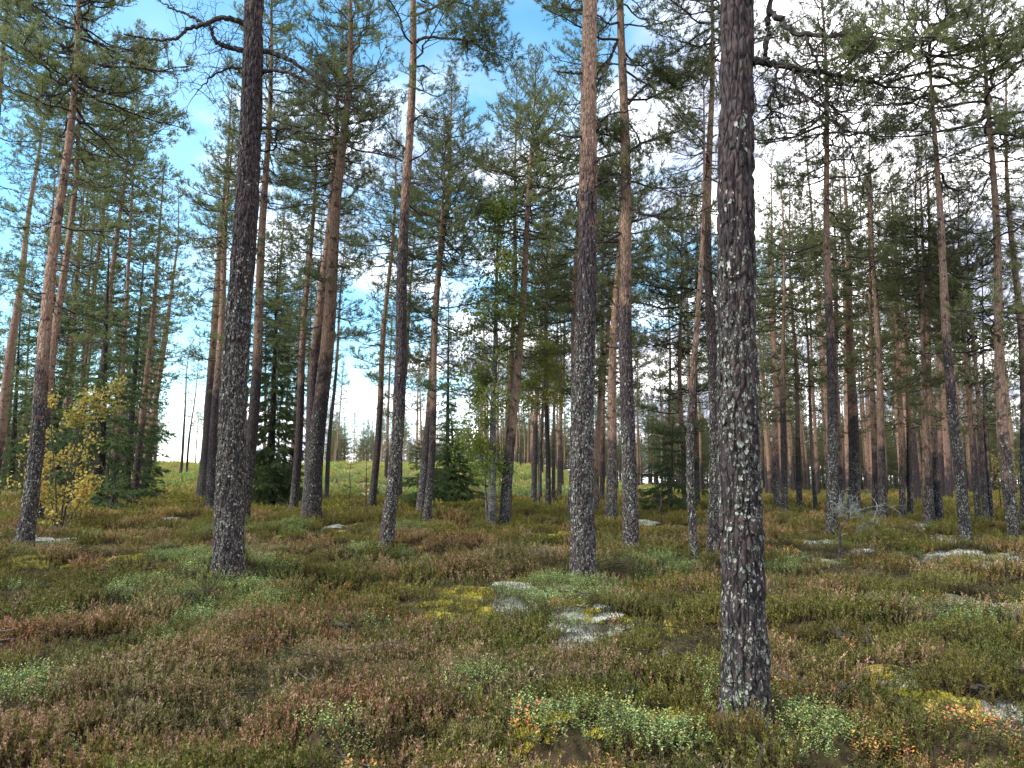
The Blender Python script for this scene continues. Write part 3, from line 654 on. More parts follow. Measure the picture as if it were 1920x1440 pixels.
# ------------------------------------------------------------------ spruces
def spruce_branch(rng, L, sparse=False):
    mb = MB(); n = 7; t = np.linspace(0, 1, n)
    P = np.stack([L*t, np.cumsum(rng.normal(size=n)*.02*L), -.28*L*t+.16*L*t**3], -1)
    v, f = tube(P, .014*(1-.8*t), 4); mb.add(v, f, 0)
    tp, td = [], []
    for k in range(int(15 if not sparse else 8)):
        u = .12+.88*rng.rand(); i = min(int(u*(n-1)), n-2); p = P[i]+(P[i+1]-P[i])*(u*(n-1)-i); sd = 1 if k % 2 else -1
        l = L*.34*(1.1-u*.75)*rng.uniform(.6, 1.1)
        d = norm(np.array([.75, sd*rng.uniform(.4, .9), -.35+rng.normal()*.2]))
        v, f = tube(np.array([p, p+d*l*.5, p+d*l+np.array([0, 0, -.08*l])]), [.005, .004, .002], 3); mb.add(v, f, 0)
        for q in np.arange(.15, 1.01, .16): tp.append(p+d*l*q); td.append(d+np.array([0, 0, -.25])+rng.normal(size=3)*.25)
    for q in np.arange(.3, 1.01, .07): tp.append(np.array([np.interp(q, t, P[:, c]) for c in range(3)])); td.append(np.array([1, 0, -.2])+rng.normal(size=3)*.2)
    tp = np.array(tp); td = np.array(td); nn = 13
    v, f = tufts(rng, tp, td, nn, .11, .07, .024, .7); mb.add(v, f, 1, np.repeat(rng.rand(len(tp))*.8+.1, nn*3)); return mb.arrays()
rs = np.random.RandomState(31)
SPB = [spruce_branch(rs, 1.6) for _ in range(6)]; SPS = [spruce_branch(rs, 1.6, True) for _ in range(4)]
def spruce(pts, w, low, Rm, label, seed, top, dens=1.0, sparse=False):
    rng = np.random.RandomState(seed); b = ground_hit(*pts); Y = b[1]
    T = at_depth(top[0], top[1], Y); H = T[2]-b[2]; k = (T[0]-b[0])/H
    ax = lambda z: (k*z, 0.)
    z0 = max(at_depth(0, low, Y)[2]-b[2], .15)
    r0 = w*Y/FPX/2
    t = thing('spruce_tree', b, label, 'spruce tree', 'spruces among the pines')
    V, F, org, lic, _ = trunk_mesh('trunk', ax, H, lambda z: r0*max(0, 1-z/(H*1.02))+.005, 99, 1.5, 12, .25, rng)
    link('trunk', make_mesh('trunk', V, F, None, [BARK], {'orange': org*0, 'lichen': lic}, True), t)
    mb = MB(); z = z0; a = 0
    while z < H-.05:
        q = (z-z0)/(H-z0); rad = max(Rm*(1-q)**.8*(.8+.2*min(1, q*6)), .22)
        n = max(4, int(7*dens+rng.rand()*2)); a += rng.rand()
        for j in range(n):
            if rng.rand() < (.10 if not sparse else .2): continue
            P = SPS if (sparse and q < .6) else SPB
            place(mb, P[rng.randint(len(P))], np.array([k*z, 0, z+rng.uniform(-.08, .08)]), a+j*6.283/n+rng.normal()*.2, R(-14+50*q**1.4+rng.normal()*6), rad*rng.uniform(.72, 1.15)/1.6, rng)
        z += (.18+.12*rng.rand())*(1 if H < 5 else 1.3)*(1-.3*q)
    v, f, m, tt = mb.arrays(); link('crown', make_mesh('crown', v, f, m, [TWIG, SPRUCE], {'tint': tt}), t); return t
spruce((184, 962), 22, 905, 2.3, 'big dark spruce in the thicket right behind the yellow bush', 1, (205, 455), .85, True)
spruce((112, 950), 14, 890, 2.0, 'spruce in the thicket between the two leaning pines at the yellow bush', 2, (85, 480), .85, True)
spruce((235, 938), 14, 905, 2.1, 'spruce in the thicket next to the big dark one, towards the bright gap', 3, (275, 415), .8, True)
spruce((20, 930), 12, 890, 1.8, 'spruce at the left end of the thicket, behind the orange leaning pine', 4, (40, 560), .9, True)
spruce((270, 938), 7, 940, 1.0, 'low spruce sapling spreading at the right end of the thicket', 5, (285, 855), 1.0)
spruce((205, 965), 8, 965, 1.3, 'low bushy spruce with drooping skirts in front of the thicket', 6, (222, 885), 1.0)
spruce((507, 950), 13, 940, 2.0, 'narrow green spruce right beside the tall thick dark pine', 7, (522, 440), 1.35)
spruce((803, 948), 7, 948, 1.15, 'small pale green spruce left of a darker one near the birch', 8, (800, 800), 1.5)
spruce((855, 947), 11, 945, 1.55, 'dark dense low spruce with a skirt to the ground left of the birch', 9, (845, 765), 1.7)
spruce((838, 940), 9, 800, .8, 'tall thin spruce rising behind the dark dense low one', 10, (842, 520), 1.1)
spruce((1258, 955), 6, 930, 1.2, 'small green spruce half hidden behind slim pines right of centre', 11, (1262, 780), .9)

# ------------------------------------------------------------------ birches and the golden bush
def leaves(rng, P, n, spreadv, size, droop=.5):
    k = len(P)*n; p = np.repeat(P, n, 0)+rng.normal(size=(k, 3))*spreadv
    d = norm(rng.normal(size=(k, 3))+np.array([0, 0, -droop])); s = norm(np.cross(d, rng.normal(size=(k, 3))))
    L = size*rng.uniform(.7, 1.2, (k, 1)); nn = np.cross(d, s)
    V = np.stack([p, p+d*L*.5+s*L*.36+nn*L*.06, p+d*L, p+d*L*.5-s*L*.36+nn*L*.06], 1).reshape(-1, 3)
    i = np.arange(k)[:, None]*4; F = np.concatenate([i+[0, 1, 2], i+[0, 2, 3]]); return V, F, k
def broadleaf(name, base_px, stems, label, cat, seed, leafmat, bark, size, nl, spr, tint=(0, 1), dens=1.0, group=None, flare=1.0, branch_from=.25, bl=.34):
    """stems: list of (px list, r0); branches carry leaves"""
    rng = np.random.RandomState(seed); b = ground_hit(*base_px); Y = b[1]
    t = thing(name, b, label, cat, group); mw = MB(); ml = MB()
    for pts, r0, yo in stems:
        W = np.array([at_depth(p[0], p[1], Y+yo*i/max(1, len(pts)-1)) for i, p in enumerate(pts)])-b; W[0] = [W[0][0], 0, -.1]
        q = np.linspace(0, 1, 24); tt = np.linspace(0, 1, len(pts))
        S = np.stack([np.interp(q, tt, W[:, c]) for c in range(3)], -1)
        for _ in range(3): S[1:-1] = .25*S[:-2]+.5*S[1:-1]+.25*S[2:]
        v, f = tube(S, r0*(1-.88*q)*(1+.25*np.exp(-q*40)), 9); mw.add(v, f, 0)
        Ls = np.linalg.norm(S[-1]-S[0]); nb = int(26*dens*max(.5, Ls/5))
        tips = []
        for i in range(nb):
            u = branch_from+(1-branch_from)*rng.rand()**.9; k = min(int(u*23), 22); p = S[k]
            l = bl*Ls*rng.uniform(.5, 1)*(1.15-u); l = min(max(l, .25), 2.2); az = rng.rand()*6.283
            d = norm(np.array([math.cos(az), math.sin(az), rng.uniform(.3, 1.1)])); B = [p]; dd = d
            for j in range(6):
                dd = norm(dd+rng.normal(size=3)*.17+np.array([0, 0, -.14])); B.append(B[-1]+dd*l/6)
            B = np.array(B); v, f = tube(B, np.linspace(min(.016, r0*.35), .002, 7), 4); mw.add(v, f, 0)
            for j in range(7):
                kk = rng.randint(2, 7); e = norm(dd+rng.normal(size=3)*.8+np.array([0, 0, -.3])); l2 = l*rng.uniform(.2, .45)
                v, f = tube(np.array([B[kk], B[kk]+e*l2*.5, B[kk]+e*l2+np.array([0, 0, -.1*l2])]), [.004, .003, .0015], 3); mw.add(v, f, 0)
                for s_ in (.4, .7, 1.): tips.append(B[kk]+e*l2*s_)
        tips = np.array(tips); tips = tips[rng.rand(len(tips)) < .85]
        v, f, k = leaves(rng, tips, nl, spr, size)
        cl = fbm(v[::4, 0]*.9+20, v[::4, 1]*.9+20, v[::4, 2]*.9, seed, 2)
        tv = np.clip(tint[0]+(tint[1]-tint[0])*(cl*1.1-.1+rng.normal(size=k)*.16), 0, 1); ml.add(v, f, 0, np.repeat(tv, 4))
    v, f, m, _ = mw.arrays(); link('trunk', make_mesh('trunk', v, f, m, [bark], None, True), t)
    v, f, m, tt = ml.arrays(); link('crown', make_mesh('crown', v, f, m, [leafmat], {'tint': tt}), t); return t
broadleaf('birch_tree', (922, 990), [([(922, 990), (924, 800), (929, 640), (932, 480), (936, 370)], .10, 0), ([(915, 990), (908, 880), (890, 800), (905, 700)], .03, .3)],
          'tall birch with thin yellow green leaves standing at the centre', 'birch tree', 3, BIRCHL, BIRCHB, .08, 4, .10, (.15, .85), 2.0, branch_from=.27, bl=.26)
broadleaf('birch_tree', (1010, 958), [([(1010, 958), (1014, 800), (1022, 700), (1030, 640)], .035, .2)],
          'small birch turning yellow orange between the slim pines, right of the tall one', 'birch tree', 8, BIRCHL, BIRCHB, .085, 5, .10, (.4, 1.0), 1.2, branch_from=.45, bl=.3)
broadleaf('golden_bush', (108, 1000), [([(108, 1000), (104, 900), (95, 800), (110, 740)], .02, -.3), ([(112, 1000), (140, 880), (180, 780), (215, 725)], .022, .2), ([(110, 1000), (125, 900), (150, 800), (160, 740)], .02, -.2), ([(108, 1000), (95, 930), (80, 860)], .015, .1), ([(112, 1000), (150, 940), (185, 900)], .014, -.2)],
          'bright yellow autumn bush beside the leaning lichen-grey pine', 'bush', 5, GOLDL, TWIG, .075, 3, .08, (.05, .95), .66, branch_from=.12, bl=.36)
broadleaf('golden_bush', (1878, 962), [([(1878, 962), (1872, 900), (1868, 850)], .02, 0), ([(1878, 962), (1890, 900), (1895, 850)], .02, .5)],
          'orange leaved bush far back among the trunks near the right edge', 'bush', 6, GOLDL, TWIG, .09, 2, .16, (.1, .8), .55, branch_from=.1, bl=.4)
# thin saplings
def sapling(base, top, label, seed, mat=TWIG, leaf=True, n=16, l=.3):
    rng = np.random.RandomState(seed); b = ground_hit(*base); T = at_depth(top[0], top[1], b[1])-b
    t = thing('pine_sapling', b, label, 'sapling', 'bare saplings on the heath'); mb = MB(); q = np.linspace(0, 1, 10)[:, None]
    S = T*q + np.cumsum(rng.normal(size=(10, 3))*.02, 0)*np.array([1, 1, 0]); S[0] = 0
    mt = MB(); v, f = tube(S, np.linspace(.022, .004, 10), 6); mt.add(v, f, 0)
    tp, td = [], []
    for i in range(n):
        k = rng.randint(2, 9); az = rng.rand()*6.28; d = np.array([math.cos(az), math.sin(az), .25]); p = S[k]; ll = l*rng.uniform(.4, 1.2)
        v, f = tube(np.array([p, p+d*ll*.5, p+d*ll+np.array([0, 0, .06])]), [.007, .005, .002], 3); mb.add(v, f, 0)
        tp.append(p+d*ll); td.append(d)
    tp.append(S[-1]); td.append(np.array([0, 0, 1.])); mats = [mat]
    if leaf:
        v, f = tufts(rng, np.array(tp), np.array(td), 18, .12, .07, .012); mb.add(v, f, 1, np.repeat(rng.rand(len(tp))*.5+.2, 54)); mats.append(NEEDLE)
    v, f, m, _ = mt.arrays(); link('trunk', make_mesh('trunk', v, f, m, [mat]), t)
    v, f, m, ti = mb.arrays(); link('crown', make_mesh('crown', v, f, m, mats, {'tint': ti}), t)
sapling((653, 948), (656, 850), 'thin sapling with few needles at the clearing, left one of two', 1)
sapling((684, 956), (690, 822), 'taller bare sapling at the clearing, right one of two', 2, leaf=False, n=22, l=.35)
sapling((1240, 986), (1238, 880), 'thin pale sapling right of the pine with orange pink upper trunk', 3, leaf=False, n=14, l=.22)
sapling((946, 962), (940, 880), 'thin sapling touching the foot of the birch', 4, leaf=False, n=12, l=.3)
# the small dead crooked pine
def dead_sapling():
    b = ground_hit(1570, 1056); rng = np.random.RandomState(4)
    t = thing('dead_sapling', b, 'small dead crooked sapling with grey lichened twigs', 'sapling')
    S = [at_depth(x, y, b[1]) for x, y in ((1570, 1056), (1574, 1035), (1576, 1015), (1573, 1000), (1577, 988), (1588, 975), (1594, 962))]
    S = np.array(S)-b; S[0, 2] -= .05; q = np.linspace(0, 1, 20); tt = np.linspace(0, 1, 7)
    S = np.stack([np.interp(q, tt, S[:, c]) for c in range(3)], -1); S[1:-1] = .25*S[:-2]+.5*S[1:-1]+.25*S[2:]
    v, f = tube(S, np.linspace(.026, .012, 20), 7); link('trunk', make_mesh('trunk', v, f, None, [DEADW], None, True), t)
    mb = MB()
    def tw(p, d, l, r, dep):
        P = [p]
        for i in range(5): d = norm(d+rng.normal(size=3)*.3); P.append(P[-1]+d*l/5)
        v, f = tube(np.array(P), np.linspace(r, .002, 6), 4); mb.add(v, f, 0)
        if dep:
            for i in range(5): k = rng.randint(1, 5); tw(P[k], norm(d+rng.normal(size=3)*.8), l*.5, r*.6, dep-1)
    for x, y in ((1640, 952), (1672, 930), (1580, 925), (1600, 915), (1625, 940), (1660, 960), (1590, 940), (1560, 945)):
        e = at_depth(x, y, b[1]+rng.uniform(-.3, .3))-b; d = e-S[-1]; tw(S[-1-rng.randint(3)], norm(d), np.linalg.norm(d)*1.05, .009, 2)
    v, f = tube(np.array([S[8], S[8]+[.07, 0, .05], S[8]+[.14, 0, .05]]), [.012, .009, .004], 5); mb.add(v, f, 0)
    v, f, m, _ = mb.arrays(); link('crown', make_mesh('crown', v, f, m, [GREYW]), t)
dead_sapling()
def stump(px, py, h, r, label, seed, mat):
    rng = np.random.RandomState(seed); b = ground_hit(px, py); s, n = 22, 9
    th = np.arange(s)*2*math.pi/s; zs = np.linspace(-.1, 1, n); jag = rng.rand(s)
    V = []
    for z in zs:
        rr = r*(1.25-.35*max(z, 0))*(1+.12*np.sin(th*5+seed)+.08*rng.rand(s)); zz = h*z*np.where(z > .5, 1-.55*(z-.5)*2*jag, 1)
        V.append(np.stack([rr*np.cos(th), rr*np.sin(th), zz*np.ones(s)], -1))
    V.append(np.stack([.5*r*np.cos(th), .5*r*np.sin(th), h*(.35+.2*rng.rand(s))], -1)); V.append(np.stack([.02*np.cos(th), .02*np.sin(th), h*.3*np.ones(s)], -1))
    V = np.concatenate(V); N_ = n+2; i = np.arange(N_-1)[:, None]*s; j = np.arange(s)[None]; j2 = (j+1) % s
    F = np.stack([i+j, i+j2, i+s+j2, i+s+j], -1).reshape(-1, 4)
    o = link('tree_stump', make_mesh('tree_stump', V, F, None, [mat]), None, b); tag(o, label, 'stump')
stump(1537, 962, .42, .13, 'rotten orange brown stump far back between slim pines', 3, STUMPW)
stump(1040, 946, .35, .12, 'little black stump in the middle distance behind the birch', 5, TWIG)
stump(706, 930, .5, .12, 'dark broken stump beside the slender orange pine at the clearing', 7, TWIG)

# ------------------------------------------------------------------ ground sheet and ground cover
PATCH = {'moss': [(880, 1114, 90, 20), (865, 1160, 75, 24), (1130, 1178, 80, 18), (1690, 1285, 70, 24), (1740, 1310, 60, 24), (1800, 1345, 70, 22), (1640, 1268, 60, 14), (60, 1055, 55, 12), (200, 1062, 60, 10), (1010, 1010, 60, 8), (1000, 1400, 60, 18), (1240, 1360, 50, 16), (1560, 1240, 60, 14), (720, 1010, 50, 6), (1290, 1185, 50, 10)],
         'lichen': [(970, 1128, 70, 26), (1085, 1164, 70, 26), (1040, 1140, 40, 16), (1085, 1100, 40, 8), (1890, 1335, 45, 28), (1700, 1302, 20, 6), (1600, 1032, 26, 6), (1570, 1052, 22, 6), (1740, 995, 26, 5), (1893, 1042, 50, 8), (1780, 1055, 55, 8), (1880, 1062, 50, 7), (90, 1016, 55, 6), (1855, 1150, 80, 14), (1465, 1065, 30, 9), (1450, 1105, 24, 9), (1540, 1020, 40, 5), (1465, 968, 22, 4), (1800, 1023, 40, 4), (620, 990, 26, 4), (1200, 980, 30, 4), (1460, 1016, 24, 4), (1690, 1040, 30, 5)],
         'berry': [(450, 1128, 150, 58), (1400, 1352, 60, 22), (1230, 1068, 120, 24), (1090, 1385, 120, 40), (1240, 1400, 90, 30), (700, 1045, 70, 16), (60, 1320, 45, 26), (1530, 1400, 90, 40), (560, 1000, 60, 10), (1480, 1075, 60, 14), (330, 1060, 60, 10), (1060, 1130, 110, 26), (270, 1120, 60, 20), (640, 1400, 60, 20), (900, 1290, 60, 20), (1800, 1180, 90, 16), (760, 1010, 60, 6), (420, 1000, 70, 8), (1330, 1300, 60, 20)],
         'pink': [(620, 1270, 380, 70), (350, 1300, 220, 60), (150, 1180, 150, 40), (1000, 1290, 160, 40), (950, 1400, 250, 40), (1660, 1075, 150, 25)]}
WP = {}
for kx, lst in PATCH.items():
    WP[kx] = []
    for px, py, rx, ry in lst:
        c = ground_hit(px, py); f_ = ground_hit(px, max(py-ry, 935)); n_ = ground_hit(px, py+ry)
        d = math.hypot(c[0], c[1]); WP[kx].append((c[0], c[1], rx*d/FPX, max(.5*abs(math.hypot(*f_[:2])-math.hypot(*n_[:2])), .1)))
def patch(kind, x, y, grow=0.):
    r = np.zeros(np.shape(x))
    wob = 1+.7*(fbm(np.asarray(x)*2.6, np.asarray(y)*2.6, 0, 33, 3)-.5)
    for cx, cy, rx, ry in WP[kind]:
        l = math.hypot(cx, cy); ux, uy = cx/l, cy/l
        du = (x-cx)*ux+(y-cy)*uy; dv = -(x-cx)*uy+(y-cy)*ux
        r = np.maximum(r, 1-sst(.55, 1.15, np.sqrt(((du+grow*.6)/(ry+grow*.6))**2+(dv/(rx+grow*.15))**2)*wob))
    return r
def tz(x, y): return terrain(x, y)+.012*patch('lichen', x, y)+.05*patch('moss', x, y)+.10*patch('berry', x, y)
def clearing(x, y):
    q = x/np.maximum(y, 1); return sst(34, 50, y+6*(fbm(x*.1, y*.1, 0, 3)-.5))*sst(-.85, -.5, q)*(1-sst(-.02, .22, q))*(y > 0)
def ground():
    rr = np.concatenate([np.array([.0, .6, 1.2, 1.8]), np.arange(2.4, 16, .07), 16*1.022**np.arange(0, 190)]); rr = rr[rr < 950]
    aa = np.concatenate([np.linspace(-180, -48, 45)[:-1], np.linspace(-48, 48, 420), np.linspace(48, 180, 45)[1:-1]]); aa = np.radians(aa)
    RR, AA = np.meshgrid(rr, aa, indexing='ij'); X, Y = RR*np.sin(AA), RR*np.cos(AA); Z = terrain(X, Y)
    ms, li, cl = patch('moss', X, Y), patch('lichen', X, Y), clearing(X, Y)
    Z = tz(X, Y) + .012*li*fbm(X*9, Y*9, 0, 2) + .02*ms*fbm(X*7, Y*7, 0, 4)
    V = np.stack([X, Y, Z], -1).reshape(-1, 3); n, s = len(rr), len(aa)
    i = np.arange(n-1)[:, None]*s; j = np.arange(s)[None]; j2 = (j+1) % s
    F = np.stack([i+j, i+s+j, i+s+j2, i+j2], -1).reshape(-1, 4)[:, ::-1]
    o = link('ground', make_mesh('ground', V, F, None, [GROUND], {'moss': ms.ravel(), 'lichen': li.ravel(), 'clearing': cl.ravel()}, True)); o['kind'] = 'structure'
ground()
HID = []
def cover_proto(name, mb):
    V = np.concatenate([a for a, _, _ in mb]); n = 0; F = []; Cc = []
    for a, f, c in mb: F.append(np.asarray(f).reshape(-1, 3)+n); n += len(a); Cc.append(np.broadcast_to(np.asarray(c, np.float32), (len(a), 3)))
    me = make_mesh(name, V, np.concatenate(F), None, [PLANT], {'col': np.concatenate(Cc)}); o = bpy.data.objects.new(name, me); HID.append(o); return o
def bits(rng, p, d, size, w):
    k = len(p); d = norm(d); s = norm(np.cross(d, rng.normal(size=(k, 3))))*w*.5
    V = np.stack([p-s, p+s, p+d*size], 1).reshape(-1, 3); return V, np.arange(len(V)).reshape(-1, 3)
def heather(seed, flower, nsp, hmin, hmax, R0, nb, bs, bw):
    rng = np.random.RandomState(seed); L = []
    for i in range(nsp):
        a = rng.rand()*6.28; q = R0*math.sqrt(rng.rand()); base = np.array([q*math.cos(a), q*math.sin(a), -.03]); h = rng.uniform(hmin, hmax)*(1-.35*(q/R0)**2)
        lean = np.array([math.cos(a), math.sin(a), 0])*rng.uniform(.05, .45)*(q/R0+.2)+rng.normal(size=3)*np.array([.14, .14, 0])
        tip = base+np.array([0, 0, h])+lean*h
        v, f = tube(np.array([base, base+(tip-base)*.55+rng.normal(size=3)*.008, tip]), [.0028, .002, .001], 3)
        L.append((v, f, (.060, .038, .026)))
        u = rng.uniform(.25, 1.0, nb)[:, None]; p = base+(tip-base)*u; d = rng.normal(size=(nb, 3))*.7+np.array([0, 0, 1.1])
        v, f = bits(rng, p, d, bs*rng.uniform(.6, 1.3, (nb, 1)), bw)
        fl = (rng.rand(nb) < flower*(u[:, 0]**1.4)) * (rng.rand() < .8)
        g = np.where(rng.rand(nb, 1) < .7, np.array([[.090, .104, .018]]), np.array([[.175, .165, .030]]))*rng.uniform(.75, 1.25, (nb, 1))
        pk = np.array([[.29, .195, .125]])*rng.uniform(.7, 1.35, (nb, 1))*np.array([[1, 1, 1]])
        br = np.array([[.11, .070, .035]])*rng.uniform(.7, 1.3, (nb, 1))
        c = np.where(fl[:, None], pk, np.where((u < .45), br*.7, g)); L.append((v, f, np.repeat(c, 3, 0)))
        if rng.rand() < .5:
            for _ in range(2):
                k = rng.uniform(.4, .8); p0 = base+(tip-base)*k; e = norm(rng.normal(size=3)*.6+np.array([0, 0, 1.2])); l = h*.3
                u = rng.rand(nb//3, 1); v, f = bits(rng, p0+e*l*u, rng.normal(size=(nb//3, 3))*.7+[0, 0, 1.], bs, bw)
                L.append((v, f, np.repeat(np.where(rng.rand(nb//3, 1) < flower*.8, np.array([[.28, .19, .12]]), np.array([[.12, .13, .03]]))*rng.uniform(.7, 1.3, (nb//3, 1)), 3, 0)))
    return L
def berry(seed, nsp, R0, hmax, size, cols):
    rng = np.random.RandomState(seed); L = []
    for i in range(nsp):
        a = rng.rand()*6.28; q = R0*math.sqrt(rng.rand()); base = np.array([q*math.cos(a), q*math.sin(a), -.02]); h = rng.uniform(.4, 1)*hmax
        tip = base+np.array([rng.normal()*.03, rng.normal()*.03, h]); v, f = tube(np.array([base, tip]), [.0018, .001], 3); L.append((v, f, (.09, .06, .03)))
        n = 11; u = np.linspace(.3, 1, n)[:, None]; p = base+(tip-base)*u; az = np.arange(n)*2.4+rng.rand()*6
        d = norm(np.stack([np.cos(az), np.sin(az), rng.uniform(.1, .9, n)], -1)); s = norm(np.cross(d, [0, 0, 1.])); Ls = size*rng.uniform(.7, 1.2, (n, 1)); nn = np.cross(s, d)
        V = np.stack([p, p+d*Ls*.5+s*Ls*.3+nn*Ls*.1, p+d*Ls, p+d*Ls*.5-s*Ls*.3+nn*Ls*.1], 1).reshape(-1, 3); k = np.arange(n)[:, None]*4
        c = np.array(cols)[rng.randint(len(cols), size=n)]*rng.uniform(.75, 1.3, (n, 1))
        L.append((V, np.concatenate([k+[0, 1, 2], k+[0, 2, 3]]), np.repeat(c, 4, 0)))
    return L
def puff(seed, n, R0, h, col):
    rng = np.random.RandomState(seed); a = rng.rand(n)*6.28; q = R0*np.sqrt(rng.rand(n)); z = h*np.sqrt(np.maximum(1-(q/R0)**2, .02))*rng.uniform(.5, 1, n)
    p = np.stack([q*np.cos(a), q*np.sin(a), z-.01], -1); v, f = bits(rng, p, rng.normal(size=(n, 3))*.8+[0, 0, .8], rng.uniform(.012, .026, (n, 1)), .013)
    return [(v, f, np.repeat(np.array([col])*rng.uniform(.6, 1.25, (n, 1)), 3, 0))]
HN = [cover_proto('heather_sprigs', heather(i, fl, 46, .15, .28, .20, 38, .019, .0085)) for i, fl in enumerate((.0, .25, .6, .95, .85, .1))]
HF = [cover_proto('heather_tuft', heather(10+i, fl, 34, .14, .30, .34, 20, .035, .019)) for i, fl in enumerate((.0, .3, .8, .1))]
GC = [(.19, .28, .085), (.12, .20, .05), (.29, .37, .15), (.23, .32, .11)]
BN = [cover_proto('berry_sprigs', berry(i, 34, .17, .14, .0165, GC if i < 3 else GC+GC+[(.34, .24, .05), (.36, .30, .07)])) for i in range(5)]
BR = [cover_proto('berry_sprigs_autumn', berry(9, 22, .17, .18, .024, [(.45, .26, .05), (.50, .13, .08), (.30, .28, .08), (.42, .20, .06), (.2, .24, .09)]))]
LN = [cover_proto('lichen_puff', puff(i, 520, .17, .035, (.52, .53, .46))) for i in range(3)]
MN = [cover_proto('moss_pad', puff(20+i, 420, .13, .035, (.37, .32, .045))) for i in range(3)]
GN = [cover_proto('young_growth', heather(40+i, 0, 30, .25, .6, .4, 22, .10, .03)) for i in range(2)]
def scatter(name, protos, P, rot, scl, idx, tint, label, cat):
    me = bpy.data.meshes.new(name); n = len(P); me.vertices.add(n); me.vertices.foreach_set('co', np.asarray(P, np.float32).ravel())
    for an, ty, key, val in (('rot', 'FLOAT_VECTOR', 'vector', rot), ('scl', 'FLOAT', 'value', scl), ('tint', 'FLOAT_VECTOR', 'vector', tint)):
        me.attributes.new(an, ty, 'POINT').data.foreach_set(key, np.ascontiguousarray(val, np.float32).ravel())
    me.attributes.new('idx', 'INT', 'POINT').data.foreach_set('value', np.asarray(idx, np.int32))
    me.materials.append(PLANT); o = link(name, me); tag(o, label, cat, None, 'stuff')
    ng = bpy.data.node_groups.new(name, 'GeometryNodeTree'); ng.interface.new_socket('Geometry', in_out='INPUT', socket_type='NodeSocketGeometry'); ng.interface.new_socket('Geometry', in_out='OUTPUT', socket_type='NodeSocketGeometry')
    N, L = ng.nodes, ng.links; gi = N.new('NodeGroupInput'); go = N.new('NodeGroupOutput'); iop = N.new('GeometryNodeInstanceOnPoints'); jn = N.new('GeometryNodeJoinGeometry')
    for p in protos:
        oi = N.new('GeometryNodeObjectInfo'); oi.inputs['Object'].default_value = p; oi.inputs['As Instance'].default_value = False
        gt = N.new('GeometryNodeGeometryToInstance'); L.new(oi.outputs['Geometry'], gt.inputs[0]); L.new(gt.outputs[0], jn.inputs[0])
    def na(nm, ty):
        x = N.new('GeometryNodeInputNamedAttribute'); x.data_type = ty; x.inputs[0].default_value = nm; return x.outputs[0]
    L.new(gi.outputs[0], iop.inputs['Points']); L.new(jn.outputs[0], iop.inputs['Instance']); iop.inputs['Pick Instance'].default_value = True
    L.new(na('idx', 'INT'), iop.inputs['Instance Index']); e = N.new('FunctionNodeEulerToRotation'); L.new(na('rot', 'FLOAT_VECTOR'), e.inputs[0]); L.new(e.outputs[0], iop.inputs['Rotation'])
    L.new(na('scl', 'FLOAT'), iop.inputs['Scale']); L.new(iop.outputs[0], go.inputs[0])
    md = o.modifiers.new('scatter', 'NODES'); md.node_group = ng; return o
rc = np.random.RandomState(99)
def pts(r0, r1, dens, az=46):
    a = R(az); n = int(a*(r1*r1-r0*r0)*dens); r = np.sqrt(rc.uniform(r0*r0, r1*r1, n)); t = rc.uniform(-a, a, n); return r*np.sin(t), r*np.cos(t)
TRUNKS = [(o.location.x, o.location.y) for o in C.objects if o.parent is None and o.type == 'EMPTY' and o.location.length < 22]
def heather_cover(name, protos, r0, r1, dens, s0, s1, label):
    x, y = pts(r0, r1, dens); ms, li, be = patch('moss', x, y, .55), patch('lichen', x, y, .55), patch('berry', x, y, .3)
    nz = fbm(x*1.1, y*1.1, 0, 50, 3); pr = (1-ms*.93)*(1-li*.93)*(1-be*.80)*(.30+.70*sst(.38, .52, nz))*(1-.92*clearing(x, y))
    k = rc.rand(len(x)) < pr; x, y = x[k], y[k]; n = len(x)
    for tx, ty in TRUNKS:
        k = np.hypot(x-tx, y-ty) > .16; x, y = x[k], y[k]
    n = len(x); z = tz(x, y); pk = patch('pink', x, y); q = fbm(x*.8, y*.8, 0, 61, 3)
    v = np.clip(.42*pk+(q-.5)*1.8+.24+rc.normal(size=n)*.2, 0, .999); order = [0, 5, 1, 4, 2, 3] if len(protos) == 6 else [0, 3, 1, 2]
    idx = np.array(order)[(v*len(order)).astype(int)]
    hue = fbm(x*1.7+40, y*1.7, 0, 71, 3); red = .7*sst(.68, .76, fbm(x*2.3, y*2.3+9, 0, 83, 2))
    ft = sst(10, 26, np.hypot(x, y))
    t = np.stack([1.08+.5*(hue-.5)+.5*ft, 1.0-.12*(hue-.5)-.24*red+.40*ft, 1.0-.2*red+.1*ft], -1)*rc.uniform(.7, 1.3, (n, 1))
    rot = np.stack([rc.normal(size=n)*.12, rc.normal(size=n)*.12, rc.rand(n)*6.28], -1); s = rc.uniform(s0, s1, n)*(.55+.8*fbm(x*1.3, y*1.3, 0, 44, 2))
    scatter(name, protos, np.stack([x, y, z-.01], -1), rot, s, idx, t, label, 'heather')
heather_cover('heather', HN, 3.2, 9.5, 36, .7, 1.25, 'brown and green heather covering the near forest floor')
heather_cover('heather', HN, 9.5, 22, 14, .75, 1.35, 'heather carpet between the middle pines')
heather_cover('heather', HF, 22, 75, 3.2, .8, 1.35, 'heather carpet running back under the far pines')
